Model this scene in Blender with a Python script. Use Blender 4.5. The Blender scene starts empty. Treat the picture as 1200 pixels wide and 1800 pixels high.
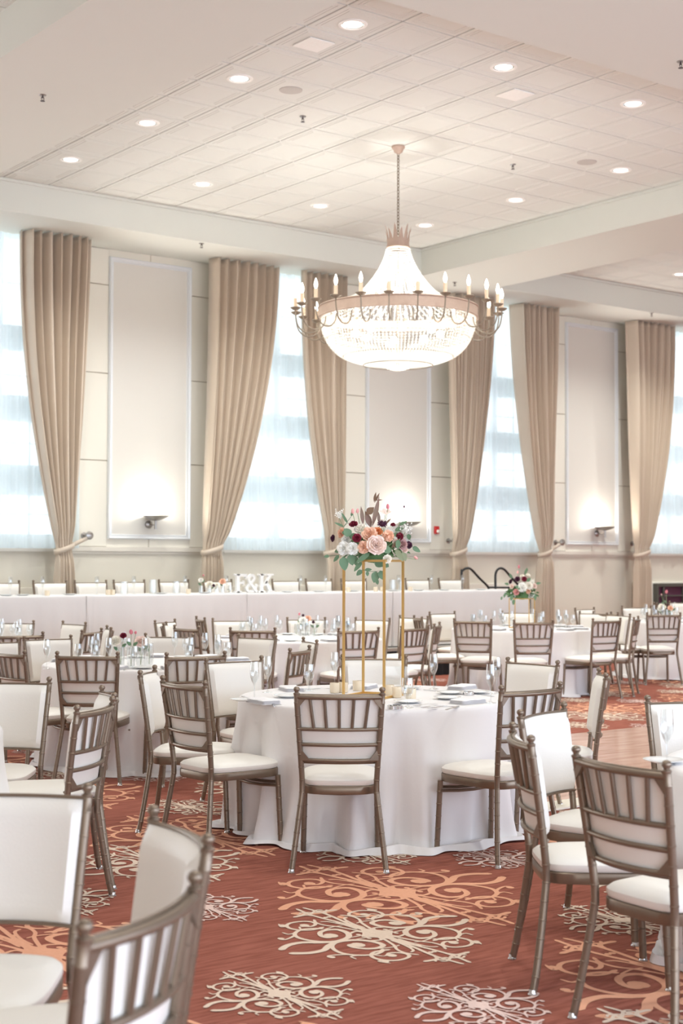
import bpy, bmesh, math, random
from mathutils import Vector, Matrix
PI = math.pi
sc = bpy.context.scene
C = sc.collection

# ------------------------------------------------------------------ camera
F = 2563.26                       # focal length in pixels for the 1200x1800 frame
CAM = Vector((0, 0, 1.57))
FW = Vector((0.602722, 0.797216, 0.034234))
RT = Vector((0.797624, -0.603149, 0.002756))
UP = Vector((-0.022845, -0.025645, 0.999410))
cd = bpy.data.cameras.new('camera'); cam = bpy.data.objects.new('camera', cd); C.objects.link(cam)
cam.matrix_world = Matrix(((RT.x, UP.x, -FW.x, CAM.x), (RT.y, UP.y, -FW.y, CAM.y), (RT.z, UP.z, -FW.z, CAM.z), (0, 0, 0, 1)))
cd.sensor_fit = 'VERTICAL'; cd.sensor_height = 36; cd.sensor_width = 24; cd.lens = F/1800*36
cd.clip_end = 200
cd.dof.use_dof = True; cd.dof.focus_distance = 8.3; cd.dof.aperture_fstop = 3.6
sc.camera = cam
# ------------------------------------------------------------------ world, light, exposure
w = bpy.data.worlds.new('world'); sc.world = w; w.use_nodes = True
bg = w.node_tree.nodes['Background']; bg.inputs[0].default_value = (0.90, 0.95, 1.0, 1); bg.inputs[1].default_value = 2.0
sc.view_settings.view_transform = 'Standard'; sc.view_settings.look = 'None'
sc.view_settings.exposure = 0.90; sc.view_settings.gamma = 1; sc.view_settings.use_curve_mapping = False
def lamp(name, kind, loc, power, col=(1, .96, .90), size=.1, rot=(0, 0, 0), **kw):
    l = bpy.data.lights.new(name, kind); l.energy = power; l.color = col
    if kind == 'AREA': l.shape = 'DISK' if not kw.get('rect') else 'RECTANGLE'; l.size = size
    if kw.get('rect'): l.size_y = kw['rect']
    if kind in ('POINT', 'SPOT'): l.shadow_soft_size = size
    if kind == 'SPOT': l.spot_size = kw.get('cone', 1.9); l.spot_blend = .7
    o = bpy.data.objects.new(name, l); o.location = loc; o.rotation_euler = rot; C.objects.link(o); return o
# daylight entering from the tall windows of the wall behind the camera
lamp('daylight_window_light', 'AREA', (8, -1.7, 1.7), 215, (.44, .64, 1), 14, (math.radians(90), 0, 0), rect=2.8)

# unseen overhead spots added to brighten the near tables and carpet
for x_, y_ in ((2.2, 3.0), (5.2, 3.0), (2.2, 5.4), (5.2, 5.4), (8.2, 5.4), (8.2, 3.0)):
    lamp('near_bay_fill_spot', 'SPOT', (x_, y_, 6.2), 100, (.97, 1, .96), .09, (0, 0, 0), cone=2.1)

def ray(x, y): return FW*F + RT*(x-600) - UP*(y-900)
def onz(x, y, z):
    v = ray(x, y); return CAM + v*((z-CAM.z)/v.z)
def onY(x, y, Y):
    v = ray(x, y); return CAM + v*(Y/v.y)
def atd(x, y, d):
    return CAM + ray(x, y)*(d/F)
def pix(p):
    v = Vector(p)-CAM; z = v.dot(FW); return 600+F*v.dot(RT)/z, 900-F*v.dot(UP)/z

# ------------------------------------------------------------------ materials
def mat(name, col, rough=.6, metal=0, noise=None, bump=None, spec=None, emit=None, sheen=0, var=None, trans=0):
    m = bpy.data.materials.new(name); m.use_nodes = True; nt = m.node_tree; b = nt.nodes['Principled BSDF']
    b.inputs['Base Color'].default_value = (*col, 1); b.inputs['Roughness'].default_value = rough; b.inputs['Metallic'].default_value = metal
    if spec is not None: b.inputs['Specular IOR Level'].default_value = spec
    if sheen: b.inputs['Sheen Weight'].default_value = sheen
    if trans: b.inputs['Transmission Weight'].default_value = trans
    if emit: b.inputs['Emission Color'].default_value = (*emit[0], 1); b.inputs['Emission Strength'].default_value = emit[1]
    if var or bump:
        tc = nt.nodes.new('ShaderNodeTexCoord'); n = nt.nodes.new('ShaderNodeTexNoise')
        sc_ = (var or bump)[0]; n.inputs['Scale'].default_value = sc_; n.inputs['Detail'].default_value = 3
        nt.links.new(tc.outputs['Object'], n.inputs['Vector'])
        if var:
            r = nt.nodes.new('ShaderNodeMix'); r.data_type = 'RGBA'
            r.inputs[6].default_value = (*col, 1); r.inputs[7].default_value = (*var[1], 1)
            nt.links.new(n.outputs['Fac'], r.inputs[0]); nt.links.new(r.outputs[2], b.inputs['Base Color'])
        if bump:
            n2 = nt.nodes.new('ShaderNodeTexNoise'); n2.inputs['Scale'].default_value = bump[0]; nt.links.new(tc.outputs['Object'], n2.inputs['Vector'])
            bu = nt.nodes.new('ShaderNodeBump'); bu.inputs['Strength'].default_value = bump[1]; bu.inputs['Distance'].default_value = .004
            nt.links.new(n2.outputs['Fac'], bu.inputs['Height']); nt.links.new(bu.outputs[0], b.inputs['Normal'])
    return m
M = {}
M['frame'] = mat('champagne_metal', (.255, .195, .145), .36, .65, var=(30, (.21, .16, .115)))
M['vinyl'] = mat('white_vinyl', (.82, .78, .715), .42, bump=(140, .12))
M['vinyl_back'] = mat('vinyl_back', (.70, .70, .72), .5)
M['cap'] = mat('glide_metal', (.62, .60, .58), .2, .9)
M['cloth'] = mat('white_cloth', (.83, .80, .79), .75, sheen=.2, bump=(22, .25), var=(6, (.80, .775, .765)))
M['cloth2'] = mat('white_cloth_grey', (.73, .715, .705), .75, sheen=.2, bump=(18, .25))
M['napkin'] = mat('napkin', (.84, .82, .83), .8)
M['china'] = mat('china', (.86, .86, .85), .12)
M['silver'] = mat('cutlery', (.70, .70, .71), .16, 1)
M['gold'] = mat('gold', (.72, .47, .17), .32, .75)
M['votive'] = mat('votive_gold_glass', (.86, .74, .56), .25, .1, spec=.8)
M['plaster'] = mat('soffit_plaster', (.78, .79, .72), .9)
M['tile'] = mat('ceiling_tile', (.79, .79, .73), .9, bump=(160, .3))
M['grid'] = mat('ceiling_grid', (.30, .25, .20), .8)
M['wall'] = mat('wall_cream', (.85, .81, .71), .8)
M['wains'] = mat('wainscot', (.76, .715, .61), .8)
M['inset'] = mat('wall_fabric_panel', (.75, .72, .66), .9, bump=(90, .15))
M['groove'] = mat('wall_groove', (.40, .33, .25), .9)
M['mould'] = mat('silver_moulding', (.80, .82, .83), .35, .15)
M['rail'] = mat('chair_rail', (.78, .73, .64), .6)
M['curtain'] = mat('curtain_taupe', (.69, .58, .46), .45, sheen=.3, bump=(60, .15), var=(1.3, (.65, .54, .425)))
M['barw'] = mat('window_bar', (.80, .84, .86), .7)
M['black'] = mat('black_metal', (.012, .014, .016), .4)
M['blackcloth'] = mat('black_skirt', (.012, .013, .016), .9)
M['stagetop'] = mat('stage_top', (.42, .39, .36), .8)
M['nickel'] = mat('nickel', (.42, .40, .38), .28, .85)
M['red'] = mat('alarm_red', (.62, .03, .03), .4)
M['white'] = mat('white_plastic', (.84, .83, .81), .45)
M['chrom'] = mat('reflector', (.72, .72, .70), .12, .9)
M['letter'] = mat('letter_white', (.85, .84, .82), .5)
M['dark'] = mat('grille_dark', (.02, .022, .022), .5)
M['darkslat'] = mat('grille_slat', (.12, .12, .105), .5, .4)
M['ring'] = mat('aged_bronze_ring', (.56, .42, .33), .55, .2, bump=(60, .4), var=(25, (.46, .34, .27)))
M['arm'] = mat('bronze_arm', (.30, .25, .19), .5, .5)
M['candle'] = mat('candle_sleeve', (.80, .62, .44), .7)
M['leaf'] = mat('eucalyptus', (.10, .19, .10), .6, var=(9, (.17, .28, .16)))
M['leaf2'] = mat('dark_leaf', (.06, .15, .05), .6, var=(9, (.12, .24, .09)))
M['olive'] = mat('olive_leaf', (.24, .27, .15), .5)
M['mauve'] = mat('mauve_leaf', (.26, .10, .09), .45, var=(12, (.19, .16, .08)))
M['stem'] = mat('stem', (.30, .36, .20), .7)
fl_c = dict(cream=(.92, .86, .76), blush=(.88, .70, .62), peach=(.90, .58, .42), orange=(.85, .33, .13), burg=(.22, .012, .035), dark=(.085, .02, .05), pink=(.82, .40, .38), white=(.93, .90, .84), tulip=(.66, .20, .24), mauvep=(.52, .31, .29))
for k, v in fl_c.items(): M[k] = mat('petal_'+k, v, .6, var=(40, tuple(min(1, a*1.12) for a in v)))

def emis(name, col, s):
    m = bpy.data.materials.new(name); m.use_nodes = True; nt = m.node_tree; nt.nodes.clear()
    o = nt.nodes.new('ShaderNodeOutputMaterial'); e = nt.nodes.new('ShaderNodeEmission'); e.inputs[0].default_value = (*col, 1); e.inputs[1].default_value = s
    nt.links.new(e.outputs[0], o.inputs[0]); return m
M['bulb'] = emis('bulb_glow', (1, .92, .80), 4.5)
M['down'] = emis('downlight_lamp', (1, .97, .92), 2.6)
M['sconceglow'] = emis('sconce_lamp', (1, .95, .86), 6)

def glass(name, tint=(1, 1, 1), gl=.10, base=.04):
    m = bpy.data.materials.new(name); m.use_nodes = True; nt = m.node_tree; nt.nodes.clear()
    o = nt.nodes.new('ShaderNodeOutputMaterial'); t = nt.nodes.new('ShaderNodeBsdfTransparent'); t.inputs[0].default_value = (*tint, 1)
    g = nt.nodes.new('ShaderNodeBsdfGlossy'); g.inputs['Roughness'].default_value = .03; g.inputs[0].default_value = (1, 1, 1, 1)
    lw = nt.nodes.new('ShaderNodeLayerWeight'); lw.inputs[0].default_value = .35
    mr = nt.nodes.new('ShaderNodeMapRange'); mr.inputs[3].default_value = base; mr.inputs[4].default_value = .85
    pw = nt.nodes.new('ShaderNodeMath'); pw.operation = 'POWER'; pw.inputs[1].default_value = 1.8
    nt.links.new(lw.outputs['Facing'], pw.inputs[0]); nt.links.new(pw.outputs[0], mr.inputs[0])
    mx = nt.nodes.new('ShaderNodeMixShader'); nt.links.new(mr.outputs[0], mx.inputs[0]); nt.links.new(t.outputs[0], mx.inputs[1]); nt.links.new(g.outputs[0], mx.inputs[2])
    nt.links.new(mx.outputs[0], o.inputs[0]); return m
M['glass'] = glass('clear_glass', (.95, .96, .96), base=.08)
M['acrylic'] = glass('clear_acrylic', (.96, .97, .97), base=.05)

def sheer_mat():
    m = bpy.data.materials.new('sheer_voile'); m.use_nodes = True; nt = m.node_tree; nt.nodes.clear()
    o = nt.nodes.new('ShaderNodeOutputMaterial'); t = nt.nodes.new('ShaderNodeBsdfTransparent')
    tr = nt.nodes.new('ShaderNodeBsdfTranslucent'); tr.inputs[0].default_value = (.86, .94, .97, 1)
    d = nt.nodes.new('ShaderNodeBsdfDiffuse'); d.inputs[0].default_value = (.86, .90, .92, 1)
    a = nt.nodes.new('ShaderNodeMixShader'); a.inputs[0].default_value = .25
    b = nt.nodes.new('ShaderNodeMixShader'); b.inputs[0].default_value = .84
    nt.links.new(tr.outputs[0], a.inputs[1]); nt.links.new(d.outputs[0], a.inputs[2])
    nt.links.new(t.outputs[0], b.inputs[1]); nt.links.new(a.outputs[0], b.inputs[2]); nt.links.new(b.outputs[0], o.inputs[0]); return m
M['sheer'] = sheer_mat()
def bead_mat():
    m = bpy.data.materials.new('crystal_bead'); m.use_nodes = True; nt = m.node_tree; nt.nodes.clear()
    o = nt.nodes.new('ShaderNodeOutputMaterial')
    tr = nt.nodes.new('ShaderNodeBsdfTranslucent'); tr.inputs[0].default_value = (.97, .97, .93, 1)
    d = nt.nodes.new('ShaderNodeBsdfDiffuse'); d.inputs[0].default_value = (.93, .93, .90, 1)
    g = nt.nodes.new('ShaderNodeBsdfGlossy'); g.inputs['Roughness'].default_value = .12
    a = nt.nodes.new('ShaderNodeMixShader'); a.inputs[0].default_value = .4
    b = nt.nodes.new('ShaderNodeMixShader'); b.inputs[0].default_value = .15
    nt.links.new(tr.outputs[0], a.inputs[1]); nt.links.new(d.outputs[0], a.inputs[2])
    nt.links.new(a.outputs[0], b.inputs[1]); nt.links.new(g.outputs[0], b.inputs[2]); nt.links.new(b.outputs[0], o.inputs[0]); return m
M['bead'] = bead_mat()
def carpet_mat():
    m = mat('carpet_rust', (.30, .075, .05), .95); nt = m.node_tree; b = nt.nodes['Principled BSDF']
    tc = nt.nodes.new('ShaderNodeTexCoord'); mp = nt.nodes.new('ShaderNodeMapping'); mp.inputs['Rotation'].default_value = (0, 0, math.radians(20)); mp.inputs['Scale'].default_value = (5, 42, 1)
    n = nt.nodes.new('ShaderNodeTexNoise'); n.inputs['Scale'].default_value = 1.0; n.inputs['Detail'].default_value = 4
    nt.links.new(tc.outputs['Object'], mp.inputs[0]); nt.links.new(mp.outputs[0], n.inputs['Vector'])
    cr = nt.nodes.new('ShaderNodeValToRGB'); cr.color_ramp.elements[0].position = .36; cr.color_ramp.elements[1].position = .62
    cr.color_ramp.elements[0].color = (.27, .088, .060, 1); cr.color_ramp.elements[1].color = (.38, .132, .094, 1)
    nt.links.new(n.outputs['Fac'], cr.inputs[0]); nt.links.new(cr.outputs[0], b.inputs['Base Color'])
    n2 = nt.nodes.new('ShaderNodeTexNoise'); n2.inputs['Scale'].default_value = 350; nt.links.new(tc.outputs['Object'], n2.inputs['Vector'])
    bu = nt.nodes.new('ShaderNodeBump'); bu.inputs['Strength'].default_value = .5; bu.inputs['Distance'].default_value = .004
    nt.links.new(n2.outputs['Fac'], bu.inputs['Height']); nt.links.new(bu.outputs[0], b.inputs['Normal'])
    b.inputs['Specular IOR Level'].default_value = .1
    return m
M['carpet'] = carpet_mat()
M['pat_o'] = mat('carpet_orange', (.86, .45, .29), .95, bump=(300, .4), spec=.1, var=(60, (.76, .38, .24)))
M['pat_c'] = mat('carpet_cream', (.83, .67, .54), .95, bump=(300, .4), spec=.1, var=(60, (.75, .59, .46)))
M['pat_p'] = mat('carpet_pink_grey', (.84, .64, .57), .95, bump=(300, .4), spec=.1, var=(60, (.76, .56, .49)))
def wood_mat():
    m = mat('dance_floor_wood', (.62, .36, .26), .16); nt = m.node_tree; b = nt.nodes['Principled BSDF']
    tc = nt.nodes.new('ShaderNodeTexCoord'); mp = nt.nodes.new('ShaderNodeMapping'); mp.inputs['Rotation'].default_value = (0, 0, math.radians(52)); mp.inputs['Scale'].default_value = (2.2, 14, 1)
    n = nt.nodes.new('ShaderNodeTexNoise'); n.inputs['Scale'].default_value = 1.1; n.inputs['Detail'].default_value = 5
    nt.links.new(tc.outputs['Object'], mp.inputs[0]); nt.links.new(mp.outputs[0], n.inputs['Vector'])
    cr = nt.nodes.new('ShaderNodeValToRGB'); cr.color_ramp.elements[0].position = .35; cr.color_ramp.elements[1].position = .65
    cr.color_ramp.elements[0].color = (.52, .28, .20, 1); cr.color_ramp.elements[1].color = (.70, .43, .33, 1)
    nt.links.new(n.outputs['Fac'], cr.inputs[0]); nt.links.new(cr.outputs[0], b.inputs['Base Color'])
    return m
M['wood'] = wood_mat()
M['trimstrip'] = mat('dance_floor_edge', (.80, .74, .62), .4, .2)

# ------------------------------------------------------------------ mesh helpers
class MB:
    def __init__(s): s.v = []; s.f = []
    def add(s, vs, fs, T=None):
        n = len(s.v)
        s.v += [tuple(T @ Vector(p)) for p in vs] if T is not None else [tuple(p) for p in vs]
        s.f += [tuple(i+n for i in f) for f in fs]; return s
    def box(s, x0, x1, y0, y1, z0, z1, T=None):
        return s.add([(x0, y0, z0), (x1, y0, z0), (x1, y1, z0), (x0, y1, z0), (x0, y0, z1), (x1, y0, z1), (x1, y1, z1), (x0, y1, z1)],
                     [(0, 3, 2, 1), (4, 5, 6, 7), (0, 1, 5, 4), (1, 2, 6, 5), (2, 3, 7, 6), (3, 0, 4, 7)], T)
    def tube(s, pts, r, n=10, rings=None, cap=True):
        pts = [Vector(p) for p in pts]; N = len(pts); rs = r if isinstance(r, (list, tuple)) else [r]*N
        vs = []; fs = []; up = None
        for i, p in enumerate(pts):
            t = (pts[min(i+1, N-1)]-pts[max(i-1, 0)]).normalized()
            if up is None: up = Vector((0, 0, 1)) if abs(t.z) < .9 else Vector((0, 1, 0))
            a = up.cross(t).normalized(); b = t.cross(a); up = b
            # keep frame stable
            for k in range(n):
                an = 2*PI*k/n; vs.append(p + (a*math.cos(an) + b*math.sin(an))*rs[i])
        for i in range(N-1):
            for k in range(n):
                k2 = (k+1) % n; fs.append((i*n+k, i*n+k2, (i+1)*n+k2, (i+1)*n+k))
        if cap: fs.append(tuple(range(n-1, -1, -1))); fs.append(tuple((N-1)*n+k for k in range(n)))
        return s.add(vs, fs)
    def lathe(s, prof, n=20, T=None, close=False):
        vs = []; fs = []
        for r, z in prof:
            for k in range(n): an = 2*PI*k/n; vs.append((r*math.cos(an), r*math.sin(an), z))
        for i in range(len(prof)-1):
            for k in range(n): k2 = (k+1) % n; fs.append((i*n+k, i*n+k2, (i+1)*n+k2, (i+1)*n+k))
        return s.add(vs, fs, T)
    def ball(s, c, r, n=8, m=6, sz=1.0):
        prof = [(max(1e-4, r*math.sin(PI*i/m)), -r*sz*math.cos(PI*i/m)) for i in range(m+1)]
        return s.lathe(prof, n, Matrix.Translation(Vector(c)))
    def grid(s, fn, nu, nv, T=None, wrap=False):
        vs = [fn(i/nu, j/nv) for j in range(nv+1) for i in range(nu+1)]
        fs = [(j*(nu+1)+i, j*(nu+1)+i+1, (j+1)*(nu+1)+i+1, (j+1)*(nu+1)+i) for j in range(nv) for i in range(nu)]
        return s.add(vs, fs, T)
    def prism(s, poly, z0, z1, T=None):
        n = len(poly); vs = [(x, y, z0) for x, y in poly]+[(x, y, z1) for x, y in poly]
        fs = [tuple(range(n-1, -1, -1)), tuple(range(n, 2*n))]+[(i, (i+1) % n, n+(i+1) % n, n+i) for i in range(n)]
        return s.add(vs, fs, T)
    def build(s, name, m, parent=None, smooth=True, mats=None, loc=None, bevel=0):
        me = bpy.data.meshes.new(name); me.from_pydata(s.v, [], s.f); me.materials.append(m)
        me.update()
        if smooth:
            me.polygons.foreach_set('use_smooth', [True]*len(me.polygons))
            try: me.set_sharp_from_angle(angle=math.radians(38))
            except Exception: pass
        o = bpy.data.objects.new(name, me); C.objects.link(o)
        if parent is not None: o.parent = parent
        if loc is not None: o.location = loc
        if bevel:
            b = o.modifiers.new('bevel', 'BEVEL'); b.width = bevel; b.segments = 2; b.limit_method = 'ANGLE'
        return o
def tag(o, label=None, cat=None, group=None, kind=None):
    if label: o['label'] = label
    if cat: o['category'] = cat
    if group: o['group'] = group
    if kind: o['kind'] = kind
    return o
def empty(name, loc=(0, 0, 0), rz=0):
    o = bpy.data.objects.new(name, None); o.location = loc; o.rotation_euler = (0, 0, rz); o.empty_display_size = .1; C.objects.link(o); return o
kids = {}
def copy_tree(o, parent=None):
    c = o.copy(); C.objects.link(c); c.parent = parent
    for ch in list(o.children): copy_tree(ch, c)
    return c
def lerp(a, b, t): return a+(b-a)*t
def spline(pts, k=6):
    P = [Vector((*p, 0)[:3]) if len(p) == 2 else Vector(p) for p in pts]; out = []
    for i in range(len(P)-1):
        p0 = P[max(i-1, 0)]; p1 = P[i]; p2 = P[i+1]; p3 = P[min(i+2, len(P)-1)]
        for j in range(k):
            t = j/k; out.append(.5*((2*p1)+(p2-p0)*t+(2*p0-5*p1+4*p2-p3)*t*t+(3*p1-p0-3*p2+p3)*t**3))
    out.append(P[-1]); return out

# ================================================================== SETTING
CEIL = 6.306; SOF = 5.905; WY = 18.02; T = .61
def S(o, kind='structure'): o['kind'] = kind; return o
fl = S(MB().box(-3, 26, -2, 18.2, -.12, 0).build('floor', M['carpet']))
# woven flourish motifs of the carpet, one pattern repeating every 1.83 m
MS = {"S": [[[[0.0186, 0.3052], [0.0464, 0.2627], [0.0476, 0.2157], [0.0195, 0.1777], [0.0032, 0.1377], [0.0094, 0.1011], [0.0276, 0.0753], [0.0625, 0.058], [0.1009, 0.0608], [0.1136, 0.0895], [0.102, 0.1171], [0.0717, 0.1348], [0.0479, 0.1323], [0.0468, 0.119]], 0.013, 0.008], [[[0.0018, 0.1387], [0.0267, 0.1724], [0.0629, 0.1912], [0.1025, 0.1941], [0.1369, 0.1759], [0.1574, 0.1399], [0.1501, 0.1071], [0.1291, 0.0845]], 0.0075, 0.0075], [[[0.1218, 0.1847], [0.1062, 0.2108], [0.0985, 0.2363], [0.1101, 0.2459]], 0.006, 0.004], [[[0.1391, 0.173], [0.1387, 0.1959], [0.1647, 0.1988]], 0.006, 0.003], [[[0.1455, 0.0725], [0.1391, 0.1152], [0.1577, 0.1461], [0.1908, 0.1563], [0.2202, 0.1448], [0.2362, 0.1187], [0.2314, 0.0844], [0.2124, 0.0672], [0.1862, 0.0709], [0.1707, 0.095], [0.1828, 0.1113]], 0.007, 0.0065], [[[0.2162, 0.1479], [0.2147, 0.1657], [0.2474, 0.1533]], 0.008, 0.003], [[[-0.0, 0.0], [0.0367, 0.0059], [0.1026, 0.0032], [0.1648, 0.0085], [0.2219, 0.0166], [0.2752, 0.0205], [0.3218, 0.0166], [0.3629, 0.0114]], 0.0075, 0.006], [[[0.259, 0.0202], [0.2856, 0.0345], [0.2835, 0.0777]], 0.006, 0.009], [[[0.3048, 0.0201], [0.2915, 0.0424], [0.3029, 0.0524]], 0.006, 0.004], [[[0.2831, 0.0178], [0.3138, -0.0234], [0.3046, -0.0409]], 0.006, 0.004], [[[0.0194, 0.0116], [0.0721, 0.0248], [0.1213, 0.0398], [0.1561, 0.0584], [0.1941, 0.0619], [0.2291, 0.0454]], 0.006, 0.005], [[[0.0702, 0.0136], [0.1229, 0.0136], [0.1824, 0.0267], [0.1974, 0.047]], 0.0045, 0.005], [[[0.1248, 0.0247], [0.1304, 0.052], [0.1208, 0.0905]], 0.004, 0.004], [[[0.0003, 0.0092], [0.0298, 0.0169], [0.055, 0.0306], [0.0445, 0.0601], [0.0313, 0.0803]], 0.009, 0.004], [[[0.0126, 0.0258], [0.0122, 0.0545], [0.0117, 0.0835]], 0.006, 0.003], [[[0.1574, 0.1399], [0.185, 0.1256], [0.1725, 0.1031]], 0.004, 0.003]], "B": [[[0.0591, 0.112], 0.023], [[0.1132, 0.2382], 0.011], [[0.1909, 0.1053], 0.016], [[0.2268, 0.1538], 0.011], [[0.2906, 0.0091], 0.007], [[0.158, 0.0133], 0.009], [[0.0236, 0.0465], 0.008], [[0.2281, 0.0058], 0.008]]}
def motif():
    vs = []; fs = []; zc = 0
    def put(vv, ff):
        n = len(vs); vs.extend(vv); fs.extend(tuple(i+n for i in f) for f in ff)
    for su in (1, -1):
        for sv in (1, -1):
            for pts, w0, w1 in MS['S']:
                q = spline(pts, 4); n = len(q); vv = []; zc += 1
                for i, p in enumerate(q):
                    a = q[max(i-1, 0)]; b = q[min(i+1, n-1)]; t = (b-a).normalized(); nn = Vector((-t.y, t.x, 0)); f = i/(n-1)
                    ww = lerp(w0, w1, f)*.80*(1 if 0 < i < n-1 else .35)
                    for s_ in (1, -1): r = p+nn*ww*s_; vv.append((r.x*su, r.y*sv, zc*1e-6))
                put(vv, [(2*i, 2*i+1, 2*i+3, 2*i+2) for i in range(n-1)])
            for (u, v), r in MS['B']:
                zc += 1; put([(su*(u+r*math.cos(k*PI/5)), sv*(v+r*.8*math.sin(k*PI/5)), zc*1e-6) for k in range(10)], [tuple(range(10))])
    put([(.062*math.cos(k*PI/6)*(1+.35*math.cos(4*k*PI/6)), .042*math.sin(k*PI/6)*(1+.3*math.cos(4*k*PI/6)), 2e-4) for k in range(12)], [tuple(range(12))])
    return vs, fs
mv, mf = motif()
kinds = [('pat_o', 4.43, 5.41, 2.12, .0014), ('pat_c', 3.87, 4.86, 1.56, .0024), ('pat_c', 3.05, 4.40, 1.0, .0034), ('pat_p', 3.54, 5.70, .9, .0034)]
for mi, nm in (('pat_o', 'orange'), ('pat_c', 'cream'), ('pat_p', 'pink')):
    mb = MB()
    for key, x0, y0, s_, z in kinds:
        if key != mi: continue
        for i in range(-4, 9):
            for j in range(-3, 7):
                cx, cy = x0+i*1.83, y0+j*1.83
                d = cx*FW.x+cy*FW.y
                if d < 2.0 or abs(cx*RT.x+cy*RT.y) > .30*d+1.0 or d > 21: continue
                if 6.9 < cx < 15 and 6.9 < cy < 9.2: continue
                T_ = Matrix.Translation((cx, cy, z)) @ Matrix(((0, 1, 0, 0), (-1, 0, 0, 0), (0, 0, 1, 0), (0, 0, 0, 1))) @ Matrix.Diagonal((s_, s_, 1, 1))
                mb.add(mv, mf, T_)
    o = mb.build('carpet_flourish', M[mi], fl, smooth=False); o['label'] = nm+' flourish pattern woven in the carpet'
# unseen near wall added to block high sky light, open below; two end walls
S(MB().box(-3.2, 26.2, -2.3, -2.0, 3.2, 6.6).build('wall_front_sky_block', M['wall'], smooth=False))
S(MB().box(-3.3, -3.0, -2.3, 18.3, 0, 6.6).build('wall_left', M['wall'], smooth=False))
S(MB().box(26.0, 26.3, -2.3, 18.3, 0, 6.6).build('wall_right', M['wall'], smooth=False))
# dance floor
df = S(MB().box(6.78, 15.5, 6.80, 9.38, 0.004, .012).build('dance_floor', M['wood'], smooth=False))
MB().box(6.60, 15.5, 6.58, 6.80, 0.004, .016).box(6.60, 6.78, 6.80, 9.38, .004, .016).build('dance_floor_edge', M['trimstrip'], df, smooth=False)

# ---- ceiling
MB().box(-3, 26, -2, 18.3, CEIL+.03, CEIL+.3).build('ceiling', M['grid'], smooth=False)
S(bpy.data.objects['ceiling'])
def tiles(name, x0, x1, y0, y1, ox, oy):
    mb = MB()
    i0 = math.floor((x0-ox)/T); i1 = math.ceil((x1-ox)/T); j0 = math.floor((y0-oy)/T); j1 = math.ceil((y1-oy)/T)
    prof = [(0.0, .018), (0.003, .004), (.012, .003), (.046, .003), (.052, .009), (.058, .003), (.080, .003), (.086, .009), (.092, .003)]
    for i in range(i0, i1):
        for j in range(j0, j1):
            a, b, c, d = ox+i*T+.007, ox+(i+1)*T-.007, oy+j*T+.007, oy+(j+1)*T-.007
            ca, cb, cc_, cd_ = max(a, x0), min(b, x1), max(c, y0), min(d, y1)
            if cb-ca < .02 or cd_-cc_ < .02: continue
            n = len(prof); vs = []
            for ins, dz in prof:
                for (px, py) in ((a+ins, c+ins), (b-ins, c+ins), (b-ins, d-ins), (a+ins, d-ins)):
                    vs.append((min(max(px, ca), cb), min(max(py, cc_), cd_), CEIL+dz))
            fs = [(k*4+q, (k+1)*4+q, (k+1)*4+(q+1) % 4, k*4+(q+1) % 4) for k in range(n-1) for q in range(4)]
            fs.append(tuple((n-1)*4+q for q in (3, 2, 1, 0)))
            mb.add(vs, fs)
    return S(mb.build(name, M['tile'], smooth=False))
tiles('ceiling_tiles', 6.70, 14.2, 8.69, 16.8, 7.43, 9.765)
tiles('ceiling_tiles', 15.77, 23.5, 8.69, 16.8, 15.95, 9.765)
tiles('ceiling_tiles', -1.5, 5.145, 8.69, 16.8, 4.56, 9.765)
def soffit(name, *b): return S(MB().box(*b).build(name, M['plaster'], smooth=False))
soffit('ceiling_soffit', -3, 26, 16.8, 18.3, SOF, 6.6)
soffit('ceiling_soffit', -3, 26, 6.9, 8.69, SOF, 6.6)
soffit('ceiling_beam', 5.145, 6.70, 8.69, 16.8, SOF, 6.6)
soffit('ceiling_beam', 14.2, 15.77, 8.69, 16.8, SOF, 6.6)
soffit('ceiling_beam', 23.5, 26, 8.69, 16.8, SOF, 6.6)
# shadow-gap moulding round the trays
for (x0, x1, y0, y1) in ((6.7, 14.2, 8.69, 16.8), (15.77, 23.5, 8.69, 16.8)):
    S(MB().box(x0, x1, y1-.03, y1, CEIL-.035, CEIL).box(x0, x0+.03, y0, y1-.03, CEIL-.035, CEIL).box(x1-.03, x1, y0, y1-.03, CEIL-.035, CEIL).build('trim_ceiling_edge', M['plaster'], smooth=False))

# ---- window wall
WIN = [7.97, 12.46, 16.95, 21.44]; HW = 1.02
PAN = [(9.55, 10.87), (14.07, 15.40), (18.52, 19.85)]
SILL = 1.74
edges = [3.0]
for c_ in WIN: edges += [c_-HW, c_+HW]
edges.append(26)
wb = MB()
wb.box(3, 26, WY, WY+.3, 0, SILL-.02)
for i in range(0, len(edges), 2): wb.box(edges[i], edges[i+1], WY, WY+.3, SILL-.02, SOF)
S(wb.build('wall_back', M['wains'], smooth=False))
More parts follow.
